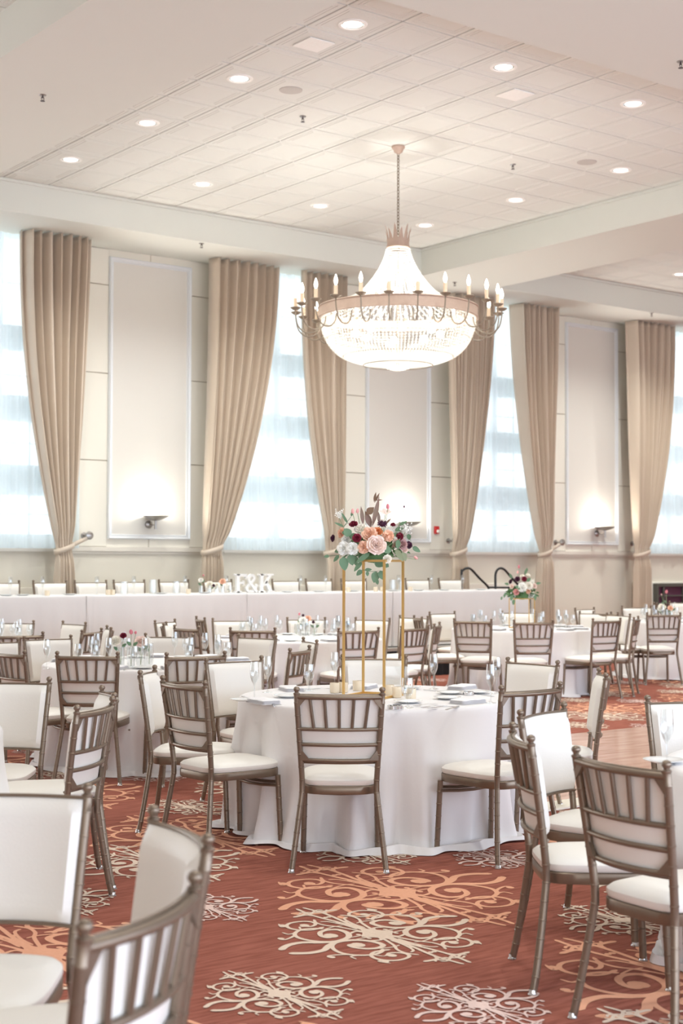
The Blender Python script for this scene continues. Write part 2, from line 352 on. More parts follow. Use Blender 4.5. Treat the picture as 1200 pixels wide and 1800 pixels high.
# upper wall cladding: cream boards with open joints
gz = [1.86, 2.96, 4.17, 5.40, SOF]
cl = MB(); g = .012; th = .022
for i in range(0, len(edges), 2):
    a, b = edges[i], edges[i+1]
    mid = (a+b)/2
    pn = [p for p in PAN if a < p[0] < b]
    if pn:
        p0, p1 = pn[0]; pm = (p0+p1)/2
        for z0, z1 in zip([SILL+.03]+gz[1:-1], gz[1:]):
            for xa, xb in ((a, p0), (p1, b)):
                cl.box(xa, xb, WY-th, WY, z0+g/2, z1-g/2)
        for xa, xb in ((p0, pm-g/2), (pm+g/2, p1)):
            cl.box(xa, xb, WY-th, WY, SILL+.03, 1.89); cl.box(xa, xb, WY-th, WY, 5.79, SOF)
    else: cl.box(a, b, WY-th, WY, SILL+.03, SOF)
S(cl.build('wall_back_cladding', M['wall'], smooth=False, bevel=.003))
gr = MB()
for i in range(0, len(edges), 2):
    gr.box(edges[i]+.01, edges[i+1]-.01, WY-.006, WY-.001, SILL+.03, SOF-.01)
S(gr.build('wall_back_joint', M['groove'], smooth=False))
for n, (p0, p1) in enumerate(PAN):
    S(MB().box(p0+.05, p1-.05, WY-.030, WY-.012, 1.93, 5.75).build('wall_fabric_panel', M['inset'], smooth=False))
    f = MB()
    def strip(a, b):   # stepped picture-frame moulding as swept rings
        pass
    z0, z1 = 1.88, 5.80
    steps = [(0, .022), (0, .055), (.012, .068), (.030, .060), (.036, .048), (.058, .052), (.066, .036), (.070, .022)]
    vs = []; 
    for ins, dy in steps:
        vs += [(p0+ins, WY-dy, z0+ins), (p1-ins, WY-dy, z0+ins), (p1-ins, WY-dy, z1-ins), (p0+ins, WY-dy, z1-ins)]
    k = len(steps); f.add(vs, [(i*4+q, i*4+(q+1) % 4, (i+1)*4+(q+1) % 4, (i+1)*4+q) for i in range(k-1) for q in range(4)])
    S(f.build('trim_panel_frame', M['mould'], smooth=False))
# chair rail on the piers and window sills
cr_ = MB()
for i in range(0, len(edges), 2): cr_.box(edges[i]-.0, edges[i+1], WY-.05, WY, SILL-.035, SILL+.03); cr_.box(edges[i], edges[i+1], WY-.03, WY, SILL-.07, SILL-.035)
S(cr_.build('trim_chair_rail', M['rail'], smooth=False, bevel=.006))
for n, c_ in enumerate(WIN):
    S(MB().box(c_-HW, c_+HW, WY-.06, WY+.3, SILL-.045, SILL).build('trim_window_sill', M['rail'], smooth=False, bevel=.006))
    # heater box under each window
    S(MB().box(c_-HW-.15, c_+HW+.15, WY-.05, WY, .15, 1.22).build('trim_heater_cover', M['wall'], smooth=False, bevel=.01))
    wd = MB(); Y0, Y1 = WY+.14, WY+.22
    a, b = c_-HW, c_+HW
    for z0, z1 in ((SILL, 1.93), (2.45, 2.86), (3.44, 3.79), (4.39, 4.73)): wd.box(a, b, Y0, Y1, z0, z1)
    for x0, x1 in ((a, a+.10), (c_-.09, c_+.09), (b-.10, b)): wd.box(x0, x1, Y0-.01, Y1+.01, SILL, SOF)
    for xm in ((a+.10+c_-.09)/2, (b-.10+c_+.09)/2):
        wd.box(xm-.012, xm+.012, Y0+.02, Y1-.02, SILL, SOF)
    for zm in (5.3, 4.06, 3.15, 2.2): wd.box(a, b, Y0+.02, Y1-.02, zm-.012, zm+.012)
    wo = S(wd.build('window_%d' % (n+1), M['barw'], smooth=False))
    MB().box(a, b, WY+.175, WY+.18, SILL, SOF).build('pane', M['glass'], wo, smooth=False)

# ================================================================== SHEERS AND CURTAINS
random.seed(5)
wnames = ['left edge window', 'window left of the flower stand', 'window right of the chandelier', 'right edge window']
for n, c_ in enumerate(WIN):
    ph = [random.uniform(0, 6) for _ in range(6)]
    def sh(u, v, c_=c_, ph=ph):
        x = c_-1.1+u*2.2; y = WY-.12+.016*math.sin(u*110+ph[0]+.5*math.sin(u*31+ph[1]))+.018*math.sin(u*63+ph[2]+v*1.2)+.012*math.sin(u*23+ph[3])
        return (x, y, lerp(SILL+.005, SOF-.01, v))
    o = MB().grid(sh, 260, 14).build('sheer_curtain', M['sheer']); tag(o, 'white sheer voile hanging over the '+wnames[n], 'curtain', 'sheer voiles over the windows')

def curtain(xo, xi, to, ti, bo, bi, knobx, label, seed, nf=7):
    kx = (WY-.40)/WY; xo, xi, to, ti, bo, bi = [q*kx for q in (xo, xi, to, ti, bo, bi)]   # the drapes hang 0.4 m in front of the wall
    rnd = random.Random(seed)
    ph = [rnd.uniform(0, 6.28) for _ in range(8)]; jit = [rnd.uniform(-.35, .35) for _ in range(nf+3)]
    ZT = 1.76
    def warp(u):
        i = u*nf; k = int(i); return (i + .45*lerp(jit[k % len(jit)], jit[(k+1) % len(jit)], i-k))
    def fn(u, v):
        z = lerp(.03, SOF-.01, v)
        if z >= ZT:
            t = (SOF-z)/(SOF-ZT)
            fi = max(0, 1-(t/1.0)**1.9); fo = 1-t**1.25
            a = lerp(to, xo, fo); b = lerp(ti, xi, fi)
            s_ = abs(b-a)/abs(xi-xo)
        else:
            t = (ZT-z)/ZT; a = lerp(to, bo, min(1, t*2.2)); b = lerp(ti, bi, min(1, t*2.2)); s_ = lerp(abs(ti-to), abs(bi-bo), min(1, t*2))/abs(xi-xo)
        uu = u
        x = lerp(a, b, uu)
        wph = warp(u)*2*PI
        amp = .108*(.35+.65*s_)
        c0 = math.cos(wph)
        pl = 1-2.4*(1-abs(math.sin(wph/2)))**2.4
        y = WY-.43-amp*(pl*1.05+.22*math.sin(2*wph+ph[1]))+.02*math.sin(u*9+z*1.1+ph[0])
        x += .30*amp*math.sin(wph)*s_*(1 if xi > xo else -1)
        gath = math.exp(-((z-ZT)/.16)**2)
        y = lerp(y, WY-.40-.05*math.sin(PI*u)+.012*c0, gath*.9)
        return (x, y, z)
    o = MB().grid(fn, nf*14, 64).build('curtain', M['curtain'])
    so = o.modifiers.new('thick', 'SOLIDIFY'); so.thickness = .006
    tag(o, label, 'curtain', 'tied back drapes on the window wall')
    # tieback band around the gathered cloth, reaching to the knob
    a, b = min(to, ti)-.02, max(to, ti)+.02; side = -1 if knobx < (a+b)/2 else 1
    pts = []
    for k in range(25):
        an = 2*PI*k/24; x = (a+b)/2+(b-a)/2*math.cos(an)*1.02; y = WY-.405+.10*math.sin(an); z = ZT+.05*side*math.cos(an)-.02
        pts.append((x, y, z))
    mb = MB()
    vs = []; fs = []
    for (x, y, z) in pts: vs += [(x, y, z-.035), (x, y, z+.035)]
    fs = [(2*i, 2*i+1, 2*i+3, 2*i+2) for i in range(24)]
    mb.add(vs, fs)
    ex = a if side < 0 else b
    mb.add([(ex, WY-.40, ZT+.0), (ex, WY-.40, ZT+.06), (knobx, WY-.17, 1.92), (knobx, WY-.17, 1.87)], [(0, 1, 2, 3)])
    t = mb.build('tieback', M['curtain'], o); t.modifiers.new('thick', 'SOLIDIFY').thickness = .008
    return o
def knob(x, label):
    T_ = Matrix.Translation((x, WY-.02, 1.92)) @ Matrix.Rotation(PI/2, 4, 'X')
    o = MB().lathe([(.001, 0), (.045, 0), (.045, .012), (.014, .02), (.012, .12), (.03, .13), (.052, .15), (.058, .17), (.05, .19), (.02, .20), (.001, .20)], 20, T_).build('tieback_knob', M['nickel'])
    tag(o, label, 'curtain knob', 'round metal tieback knobs')
curtain(9.25, 8.27, 9.03, 8.80, 9.08, 8.77, 9.20, 'taupe drape leftmost in the photo, left of the first wall panel', 1)
knob(9.20, 'round metal knob holding the leftmost drape')
curtain(11.22, 12.34, 11.12, 11.42, 11.07, 11.40, 11.08, 'taupe drape just right of the first wall panel, swept to the left', 2)
curtain(13.70, 12.76, 13.60, 13.32, 13.62, 13.30, 13.72, 'taupe drape left of the middle wall panel, under the chandelier', 3)
curtain(15.76, 16.75, 15.90, 16.18, 15.81, 16.2, 15.80, 'taupe drape right of the red fire alarm', 4)
knob(15.80, 'round metal knob beside the red fire alarm')
curtain(18.27, 17.31, 18.16, 17.92, 18.16, 17.84, 18.27, 'taupe drape left of the rightmost wall panel, behind the far bouquet', 5)
knob(18.27, 'round metal knob left of the rightmost wall panel')
curtain(20.18, 21.41, 20.36, 20.70, 20.32, 20.72, 20.24, 'taupe drape rightmost in the photo, right of the rightmost wall panel', 6)
knob(20.24, 'round metal knob holding the rightmost drape')

# ================================================================== WALL AND CEILING FITTINGS
def sconce(x, label):
    r = empty('wall_sconce', (x, WY-.03, 2.09)); tag(r, label, 'wall lamp', 'bowl wall sconces')
    MB().lathe([(.001, 0), (.055, 0), (.058, .02), (.03, .04), (.001, .045)], 20, Matrix.Rotation(PI/2, 4, 'X')).build('wall_plate', M['nickel'], r)
    MB().tube([(0, -.03, 0), (.0, -.20, -.01)], .012).tube([(0, -.20, -.07), (0, -.20, .05)], .018).build('arm', M['nickel'], r)
    MB().lathe([(.001, .045), (.05, .05), (.12, .075), (.19, .115), (.186, .118), (.115, .082), (.04, .06), (.001, .055)], 28, Matrix.Translation((0, -.20, 0))).build('bowl', M['nickel'], r)
    MB().lathe([(.001, .085), (.09, .09), (.12, .10), (.12, .102), (.001, .108)], 20, Matrix.Translation((0, -.20, 0))).build('lamp_tube', M['sconceglow'], r)
    lamp('sconce_light', 'POINT', (x, WY-.20, 2.26), 7, (1, .94, .85), .05)
    lamp('sconce_uplight', 'SPOT', (x, WY-.26, 2.24), 125, (1, .97, .93), .08, (PI+.50, 0, 0), cone=1.05)
sconce(10.20, 'silver bowl sconce glowing on the left wall panel')
sconce(14.80, 'silver bowl sconce on the middle wall panel, behind the tall bouquet')
sconce(19.30, 'silver bowl sconce glowing on the rightmost wall panel')
al = empty('fire_alarm', (15.53, WY-.022, 2.09)); tag(al, 'small red fire alarm with a white strobe on the wall', 'fire alarm')
MB().box(-.045, .045, -.04, 0, -.06, .065).build('alarm_body', M['red'], al, smooth=False, bevel=.006)
MB().lathe([(.001, .03), (.02, .025), (.028, 0)], 14, Matrix.Translation((.012, -.04, -.018)) @ Matrix.Rotation(PI/2, 4, 'X')).build('strobe', M['white'], al)
# dark grille low on the wall at the right
gv = empty('wall_grille', (21.85, WY-.05, .55)); tag(gv, 'dark metal wall grille low on the wall at the right edge', 'grille')
MB().box(-1.05, 1.05, -.05, -.005, .02, .60).build('grille_back', M['dark'], gv, smooth=False)
fr = MB()
for b in ((-1.08, 1.08, -.10, -.0, .58, .64), (-1.08, 1.08, -.10, 0, -.02, .03), (-1.08, -1.03, -.10, 0, .03, .58), (1.03, 1.08, -.10, 0, .03, .58)): fr.box(*b)
fr.build('grille_frame', M['darkslat'], gv, smooth=False, bevel=.004)
for k in range(3): MB().box(-1.03, 1.03, -.085, -.06, .12+k*.14, .145+k*.14).build('slat', M['darkslat'], gv, smooth=False)
for k in range(4): MB().box(-.9+k*.55, -.86+k*.55, -.09, -.055, .03, .58).build('upright', M['darkslat'], gv, smooth=False)

def downlight(x, y, dark, label, z=CEIL+.003):
    r = empty('recessed_downlight', (x, y, z)); tag(r, label, 'ceiling light', 'recessed downlights')
    MB().lathe([(.100, -.004), (.104, -.012), (.128, -.010), (.134, 0.002)], 32).build('trim_ring', M['white'], r)
    MB().lathe([(.104, -.006), (.085, -.003), (.080, -.002)], 24).build('reflector', M['chrom'], r)
    MB().lathe([(.001, -.004), (.084, -.004)], 24).build('lamp_disc', M['down'], r)
    lamp('downlight_beam', 'SPOT', (x, y, z-.03), (120 if x < 15 else 230) if not dark else 90, (.97, 1, .96), .09, (0, 0, 0), cone=2.3)
xs = [7.73, 9.55, 11.38, 13.21]; ys = [10.08, 11.90, 13.72, 15.54]
pl = {(0, 0): 'nearest downlight, top of the photo by the square vent', (0, 1): 'second downlight along the left ceiling row, beside the round speaker', (0, 2): 'third downlight along the left ceiling row', (0, 3): 'farthest downlight of the left ceiling row, by the soffit',
      (1, 3): 'downlight second from the left in the far ceiling row', (2, 3): 'downlight third from the left in the far ceiling row, left of the chain', (3, 3): 'downlight in the far ceiling corner just right of the chain',
      (1, 0): 'second downlight along the near right ceiling edge', (2, 0): 'downlight near the right frame edge beside the near soffit', (3, 1): 'downlight at the right edge near the beam, beside a round speaker', (3, 2): 'downlight right of the chandelier chain near the beam'}
for (i, j), lb in pl.items(): downlight(xs[i], ys[j], (i, j) in ((2, 3), (3, 2)), lb)
downlight(18.77, 15.63, 0, 'downlight in the second ceiling tray at the right edge')
for x_, y_ in ((18.77, 12.6), (18.77, 9.9), (21.8, 15.63)): lamp('second_tray_fill_spot', 'SPOT', (x_, y_, CEIL-.03), 230, (.97, 1, .96), .09, (0, 0, 0), cone=2.3)  # out-of-view spots added to lift the dim right side
for x, y, lb in ((8.33, 11.88, 'round grey ceiling speaker left of the chain'), (12.62, 11.9, 'round grey ceiling speaker at the right, by a downlight')):
    tag(MB().lathe([(.001, -.006), (.10, -.006), (.115, -.004), (.118, .004)], 28, Matrix.Translation((x, y, CEIL))).build('ceiling_speaker', mat('speaker_grey', (.58, .55, .50), .8)), lb, 'speaker')
for x, y, lb in ((7.74, 10.68, 'square white ceiling vent beside the nearest downlight'), (10.2, 10.6, 'square white ceiling vent near the right ceiling edge')):
    v = empty('ceiling_vent', (x, y, CEIL)); tag(v, lb, 'vent')
    MB().box(-.14, .14, -.14, .14, -.012, .0).build('vent_cover', M['white'], v, smooth=False, bevel=.004)
def sprinkler(x, y, z, lb):
    r = empty('sprinkler', (x, y, z)); tag(r, lb, 'sprinkler')
    MB().lathe([(.001, -.006), (.032, -.006), (.036, 0)], 18).build('escutcheon', M['nickel'], r)
    MB().tube([(0, 0, -.005), (0, 0, -.03)], .008).tube([(-.012, 0, -.02), (-.014, 0, -.04), (0, 0, -.055)], .003, 6).tube([(.012, 0, -.02), (.014, 0, -.04), (0, 0, -.055)], .003, 6).lathe([(.001, -.055), (.022, -.056), (.022, -.059), (.001, -.06)], 14).build('head', mat('sprinkler_dark', (.12, .10, .10), .4, .6), r)
for px, py, z, lb in ((75, 167, SOF, 'sprinkler on the left ceiling beam'), (532, 205, CEIL, 'sprinkler in the tiles left of the chain'), (901, 289, CEIL, 'sprinkler in the tiles right of the chain'),
                      (354, 428, SOF, 'sprinkler on the far soffit above the first wall panel'), (1145, 550, SOF, 'sprinkler on the far soffit at the right'), (799, 496, SOF, 'sprinkler on the soffit just above the chandelier candles'), (1196, 108, SOF, 'sprinkler on the near soffit at the top right edge')):
    p = onz(px, py, z); sprinkler(p.x, p.y, z, lb)

# ================================================================== CHANDELIER
CX, CY = 10.44, 12.755
ch = empty('chandelier', (CX, CY, CEIL)); tag(ch, 'large crystal bead basket chandelier with a ring of candle bulbs', 'chandelier')
def zz(z): return z-CEIL
MB().lathe([(.001, 0), (.075, 0), (.075, -.02), (.06, -.035), (.045, -.07), (.02, -.085), (.001, -.09)], 24).build('canopy', M['ring'], ch)
cm = MB(); z = zz(6.215); k = 0
while z > zz(5.22):
    T_ = Matrix.Translation((0, 0, z)) @ Matrix.Rotation(PI/2*(k % 2), 4, 'Z')
    pts = [(.014*math.cos(a), 0, .024*math.sin(a)) for a in [2*PI*i/8 for i in range(9)]]
    mm = MB().tube(pts, .0045, 5, cap=False); cm.add(mm.v, mm.f, T_); z -= .036; k += 1
cm.build('chain', M['arm'], ch)
cw = MB().lathe([(.125, zz(5.13)), (.135, zz(5.14)), (.130, zz(5.16)), (.125, zz(5.20)), (.130, zz(5.235)), (.118, zz(5.235)), (.115, zz(5.14))], 32)
cw.build('crown_band', M['ring'], ch)
random.seed(3)
for k in range(12):
    a = 2*PI*k/12+.1; h = .17 if k % 2 else .12; hh = MB()
    vs = []; n = 6
    for i in range(n+1):
        t = i/n; r = .122+.035*t*t; wd_ = .028*(1-t)**.7+.001; z = zz(5.23)+h*t
        for s_ in (-1, 1): vs.append((r*math.cos(a+s_*wd_/r), r*math.sin(a+s_*wd_/r), z))
        vs.append(((r+.010*(1-t))*math.cos(a), (r+.010*(1-t))*math.sin(a), z))
    hh.add(vs, [(3*i, 3*i+2, 3*i+5, 3*i+3) for i in range(n)]+[(3*i+2, 3*i+1, 3*i+4, 3*i+5) for i in range(n)]+[(3*i+1, 3*i, 3*i+3, 3*i+4) for i in range(n)])
    hh.build('crown_leaf', M['ring'], ch)
RZ = 4.39; ARM0 = math.radians(1)
MB().lathe([(.895, zz(RZ-.065)), (.905, zz(RZ-.06)), (.90, zz(RZ)), (.905, zz(RZ+.06)), (.895, zz(RZ+.065)), (.875, zz(RZ+.06)), (.875, zz(RZ-.06)), (.895, zz(RZ-.065))], 96).build('ring', M['ring'], ch)
for z_ in (RZ-.058, RZ+.058):
    MB().tube([(.907*math.cos(a), .907*math.sin(a), zz(z_)) for a in [2*PI*i/72 for i in range(73)]], .008, 6, cap=False).build('ring_bead_moulding', M['ring'], ch)
# bead strings
def beads(prof, n, r, name, twist=0):
    P = spline([(a, 0, b) for a, b in prof], 10); L = [0]
    for a, b in zip(P, P[1:]): L.append(L[-1]+(b-a).length)
    nb = max(3, int(L[-1]/(r*2.05))); q = []
    for i in range(nb+1):
        s_ = L[-1]*i/nb; j = 0
        while j < len(L)-2 and L[j+1] < s_: j += 1
        q.append(P[j].lerp(P[j+1], (s_-L[j])/max(1e-9, L[j+1]-L[j])))
    vs = []; fs = []
    base = [(1, 0, 0), (-1, 0, 0), (0, 1, 0), (0, -1, 0), (0, 0, 1), (0, 0, -1)]
    bf = [(0, 2, 4), (2, 1, 4), (1, 3, 4), (3, 0, 4), (2, 0, 5), (1, 2, 5), (3, 1, 5), (0, 3, 5)]
    for m_ in range(n):
        a = 2*PI*m_/n; ca, sa = math.cos(a), math.sin(a)
        for i, p in enumerate(q):
            rr = r*(1.0 if p.x > .3 else .8)
            n0 = len(vs); vs += [(p.x*ca+bx*rr, p.x*sa+by*rr, p.z+bz*rr) for bx, by, bz in base]; fs += [(x+n0, y+n0, z+n0) for x, y, z in bf]
    mb = MB(); mb.v = vs; mb.f = fs
    return mb.build(name, M['bead'], ch)
beads([(.135, zz(5.12)), (.17, zz(5.0)), (.27, zz(4.82)), (.42, zz(4.64)), (.62, zz(4.52)), (.87, zz(4.44))], 60, .013, 'bead_tent')['kind'] = 'stuff'
beads([(.875, zz(4.33)), (.865, zz(4.22)), (.80, zz(4.06)), (.68, zz(3.93)), (.50, zz(3.85)), (.32, zz(3.82)), (.17, zz(3.81))], 120, .0165, 'bead_basket')['kind'] = 'stuff'
beads([(.165, zz(3.82)), (.15, zz(3.785)), (.09, zz(3.76)), (.02, zz(3.74))], 22, .016, 'bead_drop')['kind'] = 'stuff'
for z_, r_ in ((4.10, .815), (3.90, .63), (3.80, .40)):
    MB().tube([(r_*.985*math.cos(a), r_*.985*math.sin(a), zz(z_)) for a in [2*PI*i/60 for i in range(61)]], .005, 5, cap=False).build('basket_hoop', M['arm'], ch)
for k in range(24):
    a = 2*PI*k/24 + ARM0
    am = MB(); R_ = Matrix.Rotation(a, 4, 'Z')
    pts = spline([(.885, 0, zz(4.30)), (.90, 0, zz(4.22)), (.96, 0, zz(4.155)), (1.06, 0, zz(4.15)), (1.14, 0, zz(4.22)), (1.17, 0, zz(4.34)), (1.17, 0, zz(4.40))], 3)
    mm = MB().tube(pts, .008, 6); am.add(mm.v, mm.f, R_)
    arm = am.build('candle_arm', M['arm'], ch)
    T_ = Matrix.Translation((1.17*math.cos(a), 1.17*math.sin(a), 0))
    MB().lathe([(.001, zz(4.395)), (.03, zz(4.40)), (.062, zz(4.425)), (.058, zz(4.43)), (.02, zz(4.415)), (.001, zz(4.415))], 14, T_).build('drip_pan', M['arm'], arm)
    MB().lathe([(.001, zz(4.415)), (.021, zz(4.415)), (.021, zz(4.535)), (.001, zz(4.54))], 10, T_).build('candle_sleeve', M['candle'], arm)
    MB().lathe([(.008, zz(4.535)), (.018, zz(4.56)), (.022, zz(4.585)), (.016, zz(4.615)), (.006, zz(4.645)), (.001, zz(4.655))], 10, T_).build('flame_bulb', M['bulb'], arm)
for k in range(8):
    a = 2*PI*k/8+.2; b = MB().ball((.48*math.cos(a), .48*math.sin(a), zz(4.16)), .045, 12, 8); b.build('bulb', M['bulb'], ch)
for k in range(5):
    a = 2*PI*k/5; MB().ball((.2*math.cos(a), .2*math.sin(a), zz(4.62)), .04, 12, 8).build('bulb', M['bulb'], ch)
MB().tube([(0, 0, zz(5.15)), (0, 0, zz(3.78))], .016, 8).build('centre_stem', M['arm'], ch)
lamp('chandelier_bulbs_low', 'POINT', (CX, CY, 4.12), 36, (1, .985, .96), .30)
lamp('chandelier_bulbs_high', 'POINT', (CX, CY, 4.70), 28, (1, .985, .96), .12)

# ================================================================== STAGE AND HEAD TABLE
ST = .40
sg = empty('stage', (10, 16.6, 0)); tag(sg, 'low black skirted stage under the long head table', 'stage')
MB().box(-5.3, 5.65, -1.2, 1.15, .36, .40).build('stage_deck', M['stagetop'], sg, smooth=False)
def skirt(u, v): 
    x = -5.3+10.95*u; return (x, -1.2+.012*math.sin(x*46), lerp(.005, .36, v))
MB().grid(skirt, 700, 2).build('stage_skirt', M['blackcloth'], sg)
def skirt2(u, v):
    y = -1.2+2.35*u; return (5.65+.012*math.sin(y*46), y, lerp(.005, .36, v))
MB().grid(skirt2, 150, 2).build('stage_skirt', M['blackcloth'], sg)
# hand rails of the stage steps
def rail(name, pts, label):
    o = MB().tube(spline(pts, 5), .019, 8).build(name, M['black']); return tag(o, label, 'handrail', None)
P1 = [onY(px, py, 17.3) for px, py in ((811, 1034), (811, 1012), (813, 1003), (820, 999), (828, 1001), (842, 1016), (857, 1031), (859, 1040))]
P1 = [(p.x, p.y, p.z) for p in P1]; P1[0] = (P1[0][0], 17.3, ST)
rail('handrail', P1, 'black bent tube handrail at the right end of the head table')
P2 = [onY(px, py, 16.9) for px, py in ((870.5, 1032), (870.5, 1012), (873, 1003), (879, 999), (887, 1002), (900, 1017), (917, 1036), (921, 1052), (923, 1080))]
P2 = [(p.x, p.y, p.z) for p in P2]; P2.append((P2[-1][0], 16.9, .0)); P2.insert(0, (P2[0][0], 16.9, ST))
r2 = rail('handrail', P2, 'black bent tube handrail above the far bouquet, right of the other handrail')
a = onY(836, 1032, 17.2); b = onY(888, 1032.5, 17.2)
MB().tube([(a.x, 16.9, a.z), (b.x, 16.9, b.z)], .015, 8).build('cross_bar', M['black'], r2)
p = onY(930, 1060, 16.6); tag(MB().tube([(p.x, 16.6, 0), (p.x, 16.6, 1.18)], .022, 8).build('handrail_post', M['black']), 'short black post behind the far bouquet stand', 'post')

TT = .765
def tablecloth(R, seed, flare=.06, amp=.045, top=TT, ks=(9, 14, 23), pool=.06, mat_='cloth', n=400):
    rnd = random.Random(seed); ph = [rnd.uniform(0, 6.28) for _ in range(8)]
    def wv(t):
        a = math.sin(ks[0]*t+ph[0]+.8*math.sin(2*t+ph[1])); b = math.sin(ks[1]*t+ph[2]+.7*math.sin(3*t+ph[3])); c = math.sin(ks[2]*t+ph[4]+.9*math.sin(4*t+ph[5]))
        q = .6*a+.45*b+.22*c; return q*abs(q)**.35
    vs = []; fs = []
    prof = []
    for r in (0.001, R*.35, R*.7, R*.95): prof.append((r, 0, 'top'))
    prof += [(R, 0, 'top'), (R+.008, .003, 'e'), (R+.014, .010, 'e'), (R+.018, .024, 'e')]
    K = 26
    for i in range(1, K+1): prof.append((None, i/K, 'd'))
    for i in range(1, 4): prof.append((i, 1, 'p'))
    for r, q, kd in prof:
        for k in range(n):
            t = 2*PI*k/n; w = wv(t); ct, st = math.cos(t), math.sin(t)
            if kd in 'tope' and kd != 'p' and kd != 'd':
                rr, z = r, top-q+ (.0015*math.sin(5*t+ph[6])*math.sin(r*9) if kd == 'top' else 0)
            elif kd == 'd':
                s = q; rr = R+.018+flare*s+amp*(s**.85)*w + .012*math.sin(40*s*.16+3*t+ph[7])*s; z = lerp(top-.024, .022, s)
                rr += .010*s*math.sin(31*t+ph[1]+4*s)
            else:
                g = 1+.8*math.sin(5*t+ph[2])*math.sin(7*t+ph[5]); rr = R+.018+flare+amp*w+pool*g*r/3; z = .022+[.012, .016, -.018][r-1]*max(.2, g)*.8
                z = max(.004, z)
            vs.append((rr*ct, rr*st, z))
    m = len(prof)
    fs = [(i*n+k, (i+1)*n+k, (i+1)*n+(k+1) % n, i*n+(k+1) % n) for i in range(m-1) for k in range(n)]
    mb = MB(); mb.v = vs; mb.f = [f[::-1] for f in fs]; return mb
TB = {
 'T1': (5.49, 6.91, .81, 'the centre round table with the tall gold stand'),
 'T2': (5.80, 10.16, .84, 'the round table left of centre with low glass bud vases'),
 'T3': (8.97, 12.60, .86, 'the round table just behind the gold stand'),
 'T0': (5.72, 13.62, .87, 'the half hidden round table at the far left'),
 'T4': (12.57, 12.94, .85, 'the round table under the far tall bouquet'),
 'T8': (16.06, 13.36, .85, 'the round table at the far right edge with a pink tulip'),
 'T6': (2.17, 7.02, .87, 'the round table cut off by the left edge'),
 'T5': (5.25, 3.35, .85, 'the round table cut off by the right edge in front'),
}
SH0 = {'T1': 'the centre table', 'T2': 'the left table with bud vases', 'T3': 'the table behind the gold stand', 'T0': 'the far left table', 'T4': 'the far bouquet table', 'T8': 'the far right table', 'T6': 'the left edge table', 'T5': 'the front right table'}
lab1 = {'T1': 'white floor length cloth of ', 'T2': 'white cloth hanging on ', 'T3': 'white cloth hanging on ', 'T0': 'white cloth hanging on ', 'T4': 'white cloth hanging on ', 'T8': 'white cloth hanging on ', 'T6': 'white cloth hanging on ', 'T5': 'white cloth hanging on '}
for i, (k, (x, y, R, ds)) in enumerate(TB.items()):
    o = tablecloth(R, 11+i, flare=.04 if k not in ('T1', 'T5') else (.045 if k == 'T1' else .01), amp={'T1': .085, 'T5': .035}.get(k, .060), ks=((11, 18, 27), (10, 17, 26), (12, 19, 29))[i % 3], pool={'T1': .08, 'T5': .02}.get(k, .05)).build('tablecloth', M['cloth'])
    o.location = (x, y, 0); tag(o, lab1[k]+ds, 'tablecloth', 'floor length round tablecloths')
    t = empty('round_table', (x, y, 0)); tag(t, 'folding table hidden under the cloth of '+SH0[k], 'table', 'round banquet tables')
    MB().lathe([(.001, .725), (R-.02, .725), (R-.01, .74), (R-.02, .758), (.001, .758)], 48).build('tabletop', M['wood'], t)
    for s_ in (-1, 1):
        MB().tube([(s_*.45, -.3, 0), (s_*.45, -.3, .725)], .015).tube([(s_*.45, .3, 0), (s_*.45, .3, .725)], .015).tube([(s_*.45, -.3, .1), (s_*.45, .3, .1)], .012).build('leg', M['black'], t)

HY = 15.60
def banquet_cloth(x0, x1, seed, label):
    rnd = random.Random(seed); ph = [rnd.uniform(0, 6) for _ in range(5)]
    zt = ST+TT; zb = ST+.015; L = x1-x0; Wd = .76
    per = []  # perimeter points of rounded rect, with outward normal
    n1 = 90; n2 = 26
    for i in range(n1): per.append((x0+L*i/n1, HY, 0, -1))
    for i in range(n2): per.append((x1, HY+Wd*i/n2, 1, 0))
    for i in range(n1): per.append((x1-L*i/n1, HY+Wd, 0, 1))
    for i in range(n2): per.append((x0, HY+Wd-Wd*i/n2, -1, 0))
    n = len(per); vs = []; rows = [(-.01, zt), (.0, zt-.002), (.006, zt-.008), (.008, zt-.02)]+[(None, q/14) for q in range(1, 15)]
    for off, zq in rows:
        for i, (x, y, nx, ny) in enumerate(per):
            if off is None:
                s = zq; e = min(abs(x-x0), abs(x1-x)); cor = math.exp(-(e/.10)**2) if ny else .6
                o = .008+s*(.018+.010*math.sin(x*13+y*9+ph[0])+.006*math.sin(x*31+y*20+ph[1]))+cor*s*.02*math.sin(x*90+ph[2])
                z = lerp(zt-.02, zb, s)
            else: o, z = off, zq
            vs.append((x+nx*o, y+ny*o, z))
    m = len(rows); fs = [(i*n+k, i*n+(k+1) % n, (i+1)*n+(k+1) % n, (i+1)*n+k)[::-1] for i in range(m-1) for k in range(n)]
    fs.append(tuple(range(n)))
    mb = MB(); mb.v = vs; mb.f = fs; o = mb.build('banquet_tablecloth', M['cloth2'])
    # pressed fold lines
    tag(o, label, 'tablecloth', 'head table cloths'); return o
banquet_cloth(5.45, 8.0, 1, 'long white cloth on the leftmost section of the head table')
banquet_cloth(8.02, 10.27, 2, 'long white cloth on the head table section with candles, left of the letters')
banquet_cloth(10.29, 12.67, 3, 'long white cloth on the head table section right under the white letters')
banquet_cloth(12.69, 15.28, 4, 'long white cloth on the rightmost section of the head table')

